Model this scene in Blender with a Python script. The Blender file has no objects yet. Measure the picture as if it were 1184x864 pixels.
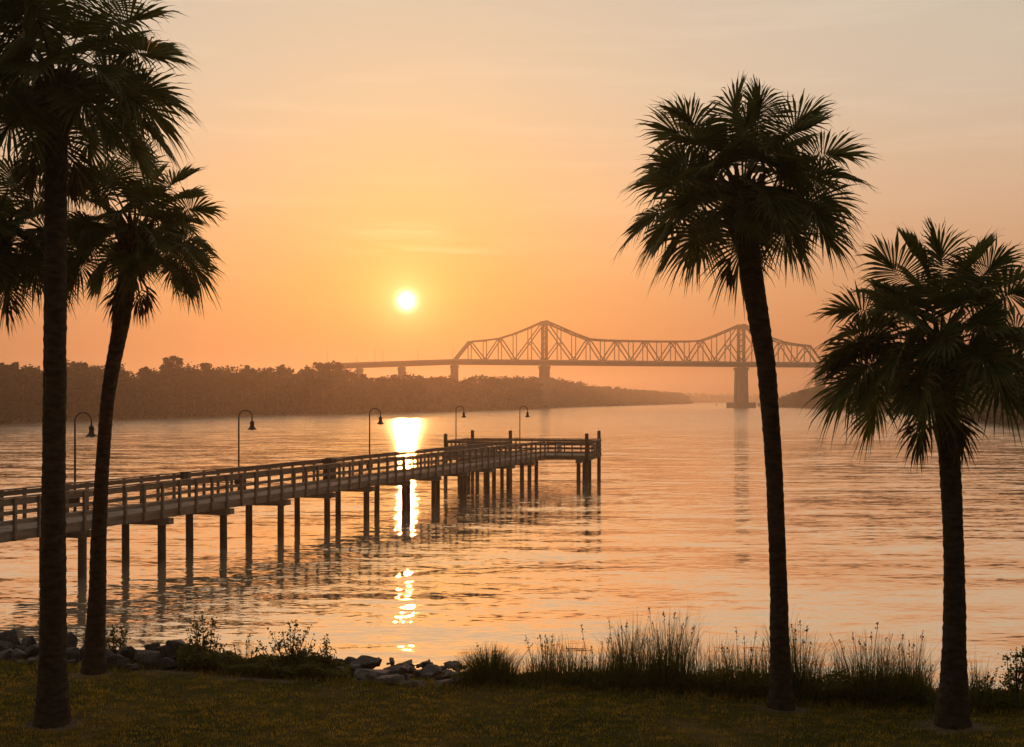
import bpy, math, random
import numpy as np
from mathutils import Vector, noise as mnoise

# ------------------------------------------------------------------ camera, sky, sun, exposure
S = bpy.context.scene
COL = S.collection
R = math.radians
F_PX, CX, HY, ZC = 1450.0, 592.0, 463.0, 5.5      # focal length in photo pixels, centre column, horizon row, eye height over water

cam = bpy.data.cameras.new('camera')
cam.sensor_width = 36.0
cam.lens = 36.0 * F_PX / 1184.0
cam.shift_y = (HY - 432.0) / 1184.0
cam.clip_start, cam.clip_end = 0.1, 20000.0
camo = bpy.data.objects.new('camera', cam)
camo.location = (0, 0, ZC)
camo.rotation_euler = (R(90), 0, 0)
COL.objects.link(camo)
S.camera = camo

SUN_AZ = math.atan((470 - CX) / F_PX)              # right of +Y
SUN_EL = math.atan((HY - 348) / F_PX * math.cos(SUN_AZ))
SUN = Vector((math.sin(SUN_AZ) * math.cos(SUN_EL), math.cos(SUN_AZ) * math.cos(SUN_EL), math.sin(SUN_EL)))

W = bpy.data.worlds.new('World')
S.world = W
W.use_nodes = True
wt = W.node_tree
wt.nodes.clear()


def nd(tree, typ, **kw):
    n = tree.nodes.new(typ)
    for k, v in kw.items():
        if k == 'ins':
            for kk, vv in v.items():
                if isinstance(vv, bpy.types.NodeSocket):
                    tree.links.new(vv, n.inputs[kk])
                else:
                    n.inputs[kk].default_value = vv
        else:
            setattr(n, k, v)
    return n


def mth(tree, op, a, b=None, c=None, clamp=False):
    n = tree.nodes.new('ShaderNodeMath')
    n.operation = op
    n.use_clamp = clamp
    for i, v in enumerate((a, b, c)):
        if v is None:
            continue
        if isinstance(v, bpy.types.NodeSocket):
            tree.links.new(v, n.inputs[i])
        else:
            n.inputs[i].default_value = v
    return n.outputs[0]


def ramp(tree, fac, stops, interp='LINEAR'):
    n = tree.nodes.new('ShaderNodeValToRGB')
    n.color_ramp.interpolation = interp
    e = n.color_ramp.elements
    while len(e) < len(stops):
        e.new(0.5)
    for i, (p, c) in enumerate(stops):
        e[i].position = p
        e[i].color = (*c, 1) if len(c) == 3 else c
    tree.links.new(fac, n.inputs[0])
    return n.outputs[0]


def scaled(tree, col, fac):
    n = tree.nodes.new('ShaderNodeVectorMath')
    n.operation = 'SCALE'
    for sock, v in ((n.inputs[0], col), (n.inputs['Scale'], fac)):
        if isinstance(v, bpy.types.NodeSocket):
            tree.links.new(v, sock)
        else:
            sock.default_value = v
    return n.outputs[0]


def vadd(tree, a, b):
    n = tree.nodes.new('ShaderNodeVectorMath')
    n.operation = 'ADD'
    for sock, v in ((n.inputs[0], a), (n.inputs[1], b)):
        if isinstance(v, bpy.types.NodeSocket):
            tree.links.new(v, sock)
        else:
            sock.default_value = v
    return n.outputs[0]


sky = nd(wt, 'ShaderNodeTexSky', sky_type='NISHITA', sun_disc=False)
sky.sun_elevation = SUN_EL
sky.sun_rotation = SUN_AZ
sky.air_density, sky.dust_density, sky.ozone_density = 1.6, 5.0, 1.0
bg_sky = nd(wt, 'ShaderNodeBackground', ins={'Color': sky.outputs[0], 'Strength': 0.05 * 0.25})

tc = nd(wt, 'ShaderNodeTexCoord')
dirn = nd(wt, 'ShaderNodeVectorMath', operation='NORMALIZE', ins={0: tc.outputs['Generated']}).outputs[0]
sep = nd(wt, 'ShaderNodeSeparateXYZ', ins={0: dirn})
elev = mth(wt, 'MAXIMUM', sep.outputs['Z'], 0.0)
dot = nd(wt, 'ShaderNodeVectorMath', operation='DOT_PRODUCT', ins={0: dirn, 1: tuple(SUN)}).outputs['Value']
dotc = mth(wt, 'MINIMUM', dot, 0.9999999)
ang = mth(wt, 'MULTIPLY', mth(wt, 'ARCCOSINE', dotc), 180 / math.pi)          # degrees from the sun

# dusty dawn air over the river: colour by height above the horizon, fading to a dim sky behind the viewer
base = ramp(wt, elev, [(0.0, (0.53, 0.165, 0.06)), (0.04, (0.54, 0.19, 0.08)), (0.09, (0.60, 0.30, 0.155)), (0.158, (0.65, 0.43, 0.285)), (0.236, (0.61, 0.50, 0.385)),
                       (0.30, (0.59, 0.505, 0.41)), (0.6, (0.60, 0.51, 0.405)), (1.0, (0.46, 0.42, 0.37))])
azf = nd(wt, 'ShaderNodeMapRange', interpolation_type='SMOOTHSTEP', ins={'Value': dot, 'From Min': -0.55, 'From Max': 0.74, 'To Min': 0.17, 'To Max': 1.0}).outputs[0]
# thin high cloud streaks
mp = nd(wt, 'ShaderNodeMapping', ins={'Vector': dirn, 'Scale': (4.0, 4.0, 46.0)})
cl = nd(wt, 'ShaderNodeTexNoise', ins={'Vector': mp.outputs[0], 'Scale': 1.5, 'Detail': 5.0, 'Roughness': 0.5}).outputs[0]
clm = nd(wt, 'ShaderNodeMapRange', ins={'Value': cl, 'From Min': 0.5, 'From Max': 0.75, 'To Min': 1.0, 'To Max': 1.10}).outputs[0]
c0 = scaled(wt, base, mth(wt, 'MULTIPLY', azf, clm))
g1 = mth(wt, 'EXPONENT', mth(wt, 'MULTIPLY', mth(wt, 'POWER', mth(wt, 'DIVIDE', ang, 7.5), 1.3), -1.0))
g2 = mth(wt, 'EXPONENT', mth(wt, 'MULTIPLY', mth(wt, 'DIVIDE', ang, 1.9), -1.0))
g3 = mth(wt, 'EXPONENT', mth(wt, 'MULTIPLY', mth(wt, 'POWER', mth(wt, 'DIVIDE', ang, 0.33), 2.0), -1.0))
lowf = nd(wt, 'ShaderNodeMapRange', interpolation_type='SMOOTHSTEP', ins={'Value': sep.outputs['Z'], 'From Min': -0.01, 'From Max': 0.085, 'To Min': 0.25, 'To Max': 1.0}).outputs[0]
g1 = mth(wt, 'MULTIPLY', g1, lowf)
g2 = mth(wt, 'MULTIPLY', g2, lowf)
warm = vadd(wt, (1.0, 1.0, 1.0), scaled(wt, (0.0, -0.10, -0.42), g1))
c0 = nd(wt, 'ShaderNodeVectorMath', operation='MULTIPLY', ins={0: c0, 1: warm}).outputs[0]
c1 = vadd(wt, c0, scaled(wt, (0.14, 0.05, 0.0), g1))
c2 = vadd(wt, c1, scaled(wt, (0.30, 0.32, 0.06), g2))
g4 = mth(wt, 'EXPONENT', mth(wt, 'MULTIPLY', mth(wt, 'DIVIDE', ang, 0.60), -1.0))
c2 = vadd(wt, c2, scaled(wt, (0.8, 0.75, 0.42), g4))
# a wisp of cirrus above the sun
az = mth(wt, 'MULTIPLY', mth(wt, 'ARCTAN2', sep.outputs['X'], sep.outputs['Y']), 180 / math.pi)
eld = mth(wt, 'MULTIPLY', mth(wt, 'ARCSINE', sep.outputs['Z']), 180 / math.pi)
wn = nd(wt, 'ShaderNodeTexNoise', ins={'Vector': nd(wt, 'ShaderNodeMapping', ins={'Vector': dirn, 'Scale': (14, 14, 160)}).outputs[0], 'Scale': 1.0, 'Detail': 5.0, 'Roughness': 0.55}).outputs[0]
wn = nd(wt, 'ShaderNodeMapRange', ins={'Value': wn, 'From Min': 0.38, 'From Max': 0.68, 'To Min': 0.0, 'To Max': 1.0}).outputs[0]


def streak(el0, az0, hw, hh, amp):
    a_ = mth(wt, 'POWER', mth(wt, 'DIVIDE', mth(wt, 'SUBTRACT', az, az0), hw), 2.0)
    e_ = mth(wt, 'POWER', mth(wt, 'DIVIDE', mth(wt, 'SUBTRACT', eld, el0), hh), 2.0)
    return mth(wt, 'MULTIPLY', mth(wt, 'EXPONENT', mth(wt, 'MULTIPLY', mth(wt, 'ADD', a_, e_), -1.0)), amp)


wisp = mth(wt, 'ADD', streak(7.75, -5.2, 2.6, 0.32, 1.0), mth(wt, 'ADD', streak(6.75, -4.3, 2.8, 0.20, 0.8), streak(7.2, -3.6, 4.0, 0.5, 0.35)))
c2 = vadd(wt, c2, scaled(wt, (0.13, 0.16, 0.13), mth(wt, 'MULTIPLY', wisp, wn)))
c3 = vadd(wt, c2, scaled(wt, (4.0, 3.7, 3.0), g3))
bg_air = nd(wt, 'ShaderNodeBackground', ins={'Color': c3, 'Strength': 1.0})
mixw = nd(wt, 'ShaderNodeAddShader', ins={0: bg_sky.outputs[0], 1: bg_air.outputs[0]})
wo = nd(wt, 'ShaderNodeOutputWorld', ins={'Surface': mixw.outputs[0]})

sun = bpy.data.lights.new('sun', 'SUN')
sun.energy = 0.88
sun.angle = R(0.6)
sun.color = (1.0, 0.375, 0.125)
suno = bpy.data.objects.new('sun', sun)
suno.rotation_euler = SUN.to_track_quat('Z', 'Y').to_euler()
suno.location = (-40, 20, 60)
COL.objects.link(suno)

S.view_settings.view_transform = 'Standard'
S.view_settings.look = 'None'
S.view_settings.exposure = 0.0
S.view_settings.gamma = 1.0
S.view_settings.use_curve_mapping = False
S.render.engine = 'CYCLES'
S.cycles.use_denoising = True
S.cycles.max_bounces = 6
S.cycles.volume_bounces = 0
S.cycles.transparent_max_bounces = 8
S.cycles.sample_clamp_indirect = 6.0
S.cycles.sample_clamp_direct = 0.0

HAZE_DENSITY = 0.00049
HAZE_ANISO = 0.72
HAZE_COLOR = (1.0, 0.86, 0.70)

# ------------------------------------------------------------------ helpers
rng = np.random.default_rng(7)


def at(x, y, D):
    """Point D metres out that the photograph shows at pixel x, y."""
    return Vector(((x - CX) / F_PX * D, D, ZC - (y - HY) / F_PX * D))


def tag(o, label=None, cat=None, group=None, kind=None):
    for k, v in (('label', label), ('category', cat), ('group', group), ('kind', kind)):
        if v:
            o[k] = v
    return o


def empty(name, loc=(0, 0, 0)):
    o = bpy.data.objects.new(name, None)
    o.location = loc
    o.empty_display_size = 0.3
    COL.objects.link(o)
    return o


def link(name, me, mat=None, parent=None, loc=None):
    o = bpy.data.objects.new(name, me)
    if mat is not None and not me.materials:
        me.materials.append(mat)
    COL.objects.link(o)
    if parent is not None:
        o.parent = parent
    if loc is not None:
        o.location = loc
    return o


def np_mesh(name, V, Fc, smooth=False):
    V = np.asarray(V, dtype=np.float32)
    Fc = np.asarray(Fc, dtype=np.int32)
    me = bpy.data.meshes.new(name)
    me.vertices.add(len(V))
    me.vertices.foreach_set('co', V.ravel())
    me.loops.add(Fc.size)
    me.loops.foreach_set('vertex_index', Fc.ravel())
    me.polygons.add(len(Fc))
    me.polygons.foreach_set('loop_start', np.arange(len(Fc), dtype=np.int32) * Fc.shape[1])
    if smooth:
        me.polygons.foreach_set('use_smooth', np.ones(len(Fc), dtype=bool))
    me.update(calc_edges=True)
    me.validate()
    return me


class MB:
    """Collects boxes, bars and tubes, then links them as one mesh object."""

    def __init__(self):
        self.v, self.f = [], []

    def _add(self, vs, fs):
        b = len(self.v)
        self.v += [tuple(v) for v in vs]
        self.f += [tuple(i + b for i in f) for f in fs]

    def frame_box(self, c, ax, ay, az):
        """Box centred on c with half-axis vectors ax, ay, az."""
        c, ax, ay, az = map(Vector, (c, ax, ay, az))
        vs = [c + sx * ax + sy * ay + sz * az for sz in (-1, 1) for sy in (-1, 1) for sx in (-1, 1)]
        fs = [(0, 2, 3, 1), (4, 5, 7, 6), (0, 1, 5, 4), (2, 6, 7, 3), (0, 4, 6, 2), (1, 3, 7, 5)]
        if ax.cross(ay).dot(az) < 0:
            fs = [f[::-1] for f in fs]
        self._add(vs, fs)

    def bar(self, a, b, w, h, up=(0, 0, 1)):
        """Rectangular bar from a to b, w wide across and h tall."""
        a, b, up = Vector(a), Vector(b), Vector(up)
        d = b - a
        t = d.normalized()
        s = t.cross(up)
        if s.length < 1e-4:
            s = t.cross(Vector((1, 0, 0)))
        s.normalize()
        u = s.cross(t)
        self.frame_box((a + b) / 2, d / 2, s * w / 2, u * h / 2)

    def tube(self, pts, rads, n=10, cap=True, jitter=0.0):
        pts = [Vector(p) for p in pts]
        b = len(self.v)
        prev = None
        for i, p in enumerate(pts):
            t = (pts[min(i + 1, len(pts) - 1)] - pts[max(i - 1, 0)]).normalized()
            if prev is None:
                ref = Vector((1, 0, 0)) if abs(t.x) < 0.9 else Vector((0, 1, 0))
                s = (ref - t * ref.dot(t)).normalized()
            else:
                s = (prev - t * prev.dot(t)).normalized()
            prev = s
            u = t.cross(s)
            r = rads[i] if hasattr(rads, '__len__') else rads
            for k in range(n):
                a = 2 * math.pi * k / n
                rr = r * (1 + (random.uniform(-jitter, jitter) if jitter else 0))
                self.v.append(tuple(p + (s * math.cos(a) + u * math.sin(a)) * rr))
        for i in range(len(pts) - 1):
            for k in range(n):
                k2 = (k + 1) % n
                self.f.append((b + i * n + k, b + i * n + k2, b + (i + 1) * n + k2, b + (i + 1) * n + k))
        if cap:
            self.f.append(tuple(b + k for k in range(n))[::-1])
            self.f.append(tuple(b + (len(pts) - 1) * n + k for k in range(n)))

    def build(self, name, mat, parent=None, smooth=False, kind=None, bevel=0.0):
        me = bpy.data.meshes.new(name)
        me.from_pydata(self.v, [], self.f)
        if smooth:
            me.polygons.foreach_set('use_smooth', [True] * len(me.polygons))
        me.update()
        o = link(name, me, mat, parent)
        if kind:
            o['kind'] = kind
        if bevel:
            m = o.modifiers.new('bevel', 'BEVEL')
            m.width, m.segments, m.limit_method = bevel, 2, 'ANGLE'
        return o


def material(name, color=(0.2, 0.2, 0.2), rough=0.8, metallic=0.0, noise=None, bump=None, spec=0.3):
    """noise = (scale xyz, second colour, contrast low, high); bump = (scale xyz, distance)."""
    m = bpy.data.materials.new(name)
    m.use_nodes = True
    t = m.node_tree
    bs = t.nodes['Principled BSDF']
    bs.inputs['Base Color'].default_value = (*color, 1)
    bs.inputs['Roughness'].default_value = rough
    bs.inputs['Metallic'].default_value = metallic
    bs.inputs['Specular IOR Level'].default_value = spec
    if noise or bump:
        c = nd(t, 'ShaderNodeTexCoord')
    if noise:
        sc, c2, lo, hi = noise
        mpn = nd(t, 'ShaderNodeMapping', ins={'Vector': c.outputs['Object'], 'Scale': sc})
        n = nd(t, 'ShaderNodeTexNoise', ins={'Vector': mpn.outputs[0], 'Scale': 1.0, 'Detail': 6.0, 'Roughness': 0.6})
        col = ramp(t, n.outputs[0], [(lo, color), (hi, c2)])
        t.links.new(col, bs.inputs['Base Color'])
    if bump:
        sc, dist = bump
        mpb = nd(t, 'ShaderNodeMapping', ins={'Vector': c.outputs['Object'], 'Scale': sc})
        n = nd(t, 'ShaderNodeTexNoise', ins={'Vector': mpb.outputs[0], 'Scale': 1.0, 'Detail': 5.0, 'Roughness': 0.65})
        b = nd(t, 'ShaderNodeBump', ins={'Height': n.outputs[0], 'Strength': 1.0, 'Distance': dist})
        t.links.new(b.outputs[0], bs.inputs['Normal'])
    return m


M = {}
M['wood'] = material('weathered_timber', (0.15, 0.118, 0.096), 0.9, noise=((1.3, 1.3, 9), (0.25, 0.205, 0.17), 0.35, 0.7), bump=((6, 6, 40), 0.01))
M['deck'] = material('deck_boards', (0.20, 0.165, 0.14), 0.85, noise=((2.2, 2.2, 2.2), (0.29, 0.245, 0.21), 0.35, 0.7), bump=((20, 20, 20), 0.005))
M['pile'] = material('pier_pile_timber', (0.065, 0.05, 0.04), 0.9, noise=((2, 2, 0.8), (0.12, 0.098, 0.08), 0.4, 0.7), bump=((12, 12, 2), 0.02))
M['iron'] = material('dark_painted_iron', (0.035, 0.03, 0.028), 0.45, 0.3, noise=((3, 3, 3), (0.05, 0.045, 0.04), 0.4, 0.7))
M['steel'] = material('bridge_steel', (0.06, 0.055, 0.055), 0.7, 0.0, noise=((0.2, 0.2, 0.2), (0.085, 0.075, 0.075), 0.4, 0.7))
M['concrete'] = material('bridge_concrete', (0.26, 0.24, 0.22), 0.9, noise=((0.15, 0.15, 0.05), (0.36, 0.33, 0.30), 0.4, 0.7))
M['bark'] = material('palm_bark', (0.050, 0.038, 0.028), 0.95, noise=((7, 7, 16), (0.12, 0.095, 0.070), 0.38, 0.72), bump=((14, 14, 60), 0.03), spec=0.1)
M['boot'] = material('palm_leaf_bases', (0.09, 0.06, 0.035), 0.95, noise=((20, 20, 20), (0.15, 0.10, 0.06), 0.4, 0.7), spec=0.1)
M['frond'] = material('palm_fronds', (0.060, 0.080, 0.022), 0.6, noise=((5, 5, 5), (0.12, 0.125, 0.036), 0.4, 0.7), spec=0.2)
M['dead'] = material('dry_fronds', (0.11, 0.075, 0.04), 0.9, noise=((9, 9, 9), (0.17, 0.12, 0.07), 0.4, 0.7), spec=0.1)
M['woods'] = material('woodland_leaves', (0.024, 0.026, 0.013), 0.9, noise=((0.12, 0.12, 0.12), (0.038, 0.038, 0.018), 0.4, 0.65), spec=0.1)
M['wtrunk'] = material('woodland_trunks', (0.08, 0.065, 0.05), 0.9, noise=((1, 1, 1), (0.12, 0.10, 0.08), 0.4, 0.7))
M['shrub'] = material('shrub_leaves', (0.065, 0.08, 0.018), 0.6, noise=((6, 6, 6), (0.15, 0.135, 0.03), 0.4, 0.7), spec=0.3)
M['stem'] = material('shrub_stems', (0.06, 0.045, 0.03), 0.9, noise=((9, 9, 9), (0.09, 0.07, 0.045), 0.4, 0.7))
M['reed'] = material('marsh_grass', (0.075, 0.092, 0.02), 0.65, noise=((3, 3, 3), (0.16, 0.14, 0.04), 0.4, 0.7), spec=0.2)
M['seed'] = material('seed_heads', (0.12, 0.085, 0.05), 0.9, noise=((9, 9, 9), (0.17, 0.12, 0.07), 0.4, 0.7), spec=0.1)
M['blade'] = material('lawn_blades', (0.090, 0.108, 0.013), 0.8, noise=((2.6, 4.5, 2.6), (0.42, 0.285, 0.06), 0.36, 0.66), spec=0.05)
M['rock'] = material('riprap_stone', (0.075, 0.068, 0.066), 0.9, noise=((5, 5, 5), (0.17, 0.155, 0.148), 0.38, 0.68), bump=((18, 18, 18), 0.02))
M['rock_pale'] = material('pale_riprap_stone', (0.11, 0.10, 0.094), 0.9, noise=((6, 6, 6), (0.26, 0.235, 0.215), 0.38, 0.68), bump=((18, 18, 18), 0.02))
M['rock_brown'] = material('brown_riprap_stone', (0.11, 0.08, 0.06), 0.9, noise=((6, 6, 6), (0.19, 0.14, 0.105), 0.38, 0.68), bump=((18, 18, 18), 0.02))
M['paleblue'] = material('pale_blue_paint', (0.45, 0.55, 0.62), 0.6, noise=((5, 5, 5), (0.52, 0.60, 0.66), 0.4, 0.7))
M['glass'] = material('frosted_lamp_glass', (0.55, 0.53, 0.48), 0.3, noise=((5, 5, 5), (0.6, 0.58, 0.52), 0.4, 0.7))

def translucent(m, amount, tint=(1.5, 1.35, 0.8)):
    t = m.node_tree
    bs = t.nodes['Principled BSDF']
    out = [n for n in t.nodes if n.type == 'OUTPUT_MATERIAL'][0]
    tr = t.nodes.new('ShaderNodeBsdfTranslucent')
    src = bs.inputs['Base Color'].links[0].from_socket
    mul = nd(t, 'ShaderNodeVectorMath', operation='MULTIPLY', ins={0: src, 1: tint}).outputs[0]
    t.links.new(mul, tr.inputs['Color'])
    mx = nd(t, 'ShaderNodeMixShader', ins={0: amount, 1: bs.outputs[0], 2: tr.outputs[0]})
    t.links.new(mx.outputs[0], out.inputs['Surface'])


translucent(M['blade'], 0.5)
translucent(M['reed'], 0.35)
translucent(M['shrub'], 0.4)
translucent(M['frond'], 0.25)
translucent(M['woods'], 0.5, (1, 1, 1))

# lawn soil and turf
m = bpy.data.materials.new('lawn_turf')
m.use_nodes = True
t = m.node_tree
bs = t.nodes['Principled BSDF']
bs.inputs['Roughness'].default_value = 1.0
bs.inputs['Specular IOR Level'].default_value = 0.05
gc = nd(t, 'ShaderNodeTexCoord').outputs['Object']
n1 = nd(t, 'ShaderNodeTexNoise', ins={'Vector': gc, 'Scale': 0.7, 'Detail': 5.0, 'Roughness': 0.6}).outputs[0]
n2 = nd(t, 'ShaderNodeTexNoise', ins={'Vector': gc, 'Scale': 22.0, 'Detail': 4.0, 'Roughness': 0.7}).outputs[0]
nm = mth(t, 'ADD', mth(t, 'MULTIPLY', n1, 0.65), mth(t, 'MULTIPLY', n2, 0.35))
colr = ramp(t, nm, [(0.36, (0.026, 0.030, 0.006)), (0.48, (0.058, 0.052, 0.011)), (0.58, (0.10, 0.072, 0.022)), (0.70, (0.17, 0.12, 0.055))])
# worn bare earth: a patch by the shrubs and a ring round each palm
WORN = []
for x_, y_, D_, rx, ry in ((225, 776, 18.1, 1.0, 0.26), (300, 784, 17.7, 0.7, 0.16), (61, 833, 15.1, 0.42, 0.30), (108, 780, 17.9, 0.3, 0.25), (903, 823, 15.9, 0.34, 0.26), (1101, 836, 15.1, 0.55, 0.3)):
    WORN.append(((x_ - CX) / F_PX * D_, D_, rx, ry))
wob = nd(t, 'ShaderNodeVectorMath', operation='SCALE', ins={0: nd(t, 'ShaderNodeTexNoise', ins={'Vector': gc, 'Scale': 3.0, 'Detail': 4.0}).outputs['Color'], 'Scale': 0.9}).outputs[0]
gcw = vadd(t, gc, wob)
bare = None
for x_, y_, rx, ry in WORN:
    dv = nd(t, 'ShaderNodeVectorMath', operation='MULTIPLY', ins={0: vadd(t, gcw, (-x_ - 0.45, -y_ - 0.45, 0.0)), 1: (1 / rx, 1 / ry, 0.0)}).outputs[0]
    ln = nd(t, 'ShaderNodeVectorMath', operation='LENGTH', ins={0: dv}).outputs['Value']
    mk = nd(t, 'ShaderNodeMapRange', interpolation_type='SMOOTHSTEP', ins={'Value': ln, 'From Min': 0.5, 'From Max': 1.25, 'To Min': 1.0, 'To Max': 0.0}).outputs[0]
    bare = mk if bare is None else mth(t, 'MAXIMUM', bare, mk)
earth = ramp(t, n2, [(0.35, (0.09, 0.066, 0.045)), (0.65, (0.21, 0.155, 0.115))])
mxc = nd(t, 'ShaderNodeMix', data_type='RGBA')
t.links.new(bare, mxc.inputs[0])
t.links.new(colr, mxc.inputs[6])
t.links.new(earth, mxc.inputs[7])
t.links.new(mxc.outputs[2], bs.inputs['Base Color'])
bp = nd(t, 'ShaderNodeBump', ins={'Height': n2, 'Strength': 1.0, 'Distance': 0.03})
t.links.new(bp.outputs[0], bs.inputs['Normal'])
M['lawn'] = m

m = bpy.data.materials.new('far_shore_soil')
m.use_nodes = True
t = m.node_tree
bs = t.nodes['Principled BSDF']
bs.inputs['Roughness'].default_value = 1.0
gc = nd(t, 'ShaderNodeTexCoord').outputs['Object']
n1 = nd(t, 'ShaderNodeTexNoise', ins={'Vector': gc, 'Scale': 0.1, 'Detail': 5.0}).outputs[0]
t.links.new(ramp(t, n1, [(0.35, (0.05, 0.045, 0.025)), (0.65, (0.10, 0.08, 0.05))]), bs.inputs['Base Color'])
M['soil'] = m

# rippled river: facets' slopes come straight from noise, so the ripples keep their steepness at any distance
m = bpy.data.materials.new('river_water')
m.use_nodes = True
t = m.node_tree
bs = t.nodes['Principled BSDF']
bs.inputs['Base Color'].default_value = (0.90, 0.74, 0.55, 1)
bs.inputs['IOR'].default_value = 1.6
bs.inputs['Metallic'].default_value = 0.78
gc = nd(t, 'ShaderNodeTexCoord').outputs['Object']


def slope(scale, amp_x, amp_y, detail=2.0, rot=0.0):
    mpn = nd(t, 'ShaderNodeMapping', ins={'Vector': gc, 'Scale': scale, 'Rotation': (0, 0, rot)})
    n = nd(t, 'ShaderNodeTexNoise', ins={'Vector': mpn.outputs[0], 'Scale': 1.0, 'Detail': detail, 'Roughness': 0.55})
    c = nd(t, 'ShaderNodeVectorMath', operation='SUBTRACT', ins={0: n.outputs['Color'], 1: (0.5, 0.5, 0.5)}).outputs[0]
    return nd(t, 'ShaderNodeVectorMath', operation='MULTIPLY', ins={0: c, 1: (amp_x, amp_y, 0.0)}).outputs[0]


calm = nd(t, 'ShaderNodeTexNoise', ins={'Vector': nd(t, 'ShaderNodeMapping', ins={'Vector': gc, 'Scale': (0.035, 0.11, 1)}).outputs[0], 'Scale': 1.0, 'Detail': 3.0}).outputs[0]
calm = nd(t, 'ShaderNodeMapRange', ins={'Value': calm, 'From Min': 0.35, 'From Max': 0.65, 'To Min': 0.55, 'To Max': 1.15}).outputs[0]
WAVES = [((0.12, 0.48, 1), 0.05, 0.15, 1.0, 0.05), ((0.36, 1.3, 1), 0.10, 0.17, 1.5, -0.06), ((1.0, 3.6, 1), 0.14, 0.13, 1.0, 0.05), ((2.6, 9.0, 1), 0.22, 0.22, 1.0, -0.03)]
tot = None
for wv in WAVES:
    sl = slope(*wv)
    tot = sl if tot is None else vadd(t, tot, sl)
tot = scaled(t, tot, calm)
gy = nd(t, 'ShaderNodeSeparateXYZ', ins={0: gc}).outputs['Y']
chop = nd(t, 'ShaderNodeMapRange', interpolation_type='SMOOTHSTEP', ins={'Value': gy, 'From Min': 26.0, 'From Max': 110.0, 'To Min': 1.0, 'To Max': 1.45}).outputs[0]
chopv = nd(t, 'ShaderNodeCombineXYZ', ins={'X': 0.48, 'Y': chop, 'Z': 1.0}).outputs[0]
tot = nd(t, 'ShaderNodeVectorMath', operation='MULTIPLY', ins={0: tot, 1: chopv}).outputs[0]
# the shallows by the lawn are smoother than the open river
depth = nd(t, 'ShaderNodeSeparateXYZ', ins={0: gc}).outputs['Y']
rgh = nd(t, 'ShaderNodeMapRange', interpolation_type='SMOOTHSTEP', ins={'Value': depth, 'From Min': 30.0, 'From Max': 300.0, 'To Min': 0.03, 'To Max': 0.16}).outputs[0]
t.links.new(rgh, bs.inputs['Roughness'])
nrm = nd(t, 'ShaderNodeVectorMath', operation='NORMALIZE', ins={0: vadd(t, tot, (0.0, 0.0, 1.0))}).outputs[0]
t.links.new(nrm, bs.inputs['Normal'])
M['water'] = m

# ------------------------------------------------------------------ the setting: river, lawn and bank, far shores, haze
FAR = 4200.0
rows = [-60, 0, 20, 40, 80, 160, 320, 640, 1280, 2500, FAR]
V = [(sx * FAR, y, 0.0) for y in rows for sx in (-1, -0.3, 0.3, 1)]
Fc = [(4 * i + k, 4 * i + k + 1, 4 * i + k + 5, 4 * i + k + 4) for i in range(len(rows) - 1) for k in range(3)]
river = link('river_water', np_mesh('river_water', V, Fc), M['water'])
tag(river, 'calm rippled river reflecting the orange sunrise', 'water', kind='structure')


def edge(X):
    """How far out the mown lawn ends at this X."""
    X = np.asarray(X, dtype=float)
    bump = 9.0 / (1.0 + np.exp((X + 15.0) / 0.9))
    return 17.05 - 0.2 * np.clip(X, -40, 30) + bump


def ground(X, Y):
    X, Y = np.asarray(X, dtype=float), np.asarray(Y, dtype=float)
    e = Y - edge(X)
    z = np.interp(e, [-40, 0, 1.15, 2.0, 3.6, 9.0], [1.58, 1.58, 1.52, 1.2, -0.3, -2.5])
    rise = np.interp(Y, [-60, -4, 3, 9, 12.8], [4.1, 3.95, 3.5, 2.3, 1.58])
    z = np.where(Y < 12.8, np.maximum(rise, z), z)
    und = 0.035 * np.sin(X * 0.9 + 0.6 * np.sin(Y * 0.8)) * np.cos(Y * 0.7 + 1.0) + 0.012 * np.sin(X * 3.1 + Y * 2.3)
    return z + und * np.clip(1.4 - np.maximum(e, 0), 0, 1)


gx = np.concatenate([np.arange(-60, -22, 4.0), np.arange(-22, -10, 0.8), np.arange(-10, 10, 0.14), np.arange(10, 20, 1.0), np.arange(20, 61, 5.0)])
gy = np.concatenate([np.arange(-60, 0, 6.0), np.arange(0, 12.5, 0.8), np.arange(12.5, 22, 0.14), np.arange(22, 40, 0.9)])
GX, GY = np.meshgrid(gx, gy)
GZ = ground(GX, GY)
V = np.stack([GX, GY, GZ], -1).reshape(-1, 3)
nx = len(gx)
ii, jj = np.meshgrid(np.arange(len(gy) - 1), np.arange(nx - 1), indexing='ij')
b = (ii * nx + jj).ravel()
Fc = np.stack([b, b + 1, b + nx + 1, b + nx], -1)
lawn = link('lawn_ground', np_mesh('lawn_ground', V, Fc, True), M['lawn'])
tag(lawn, 'mown riverside lawn in shade with worn sandy patches', 'lawn', kind='structure')


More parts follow.
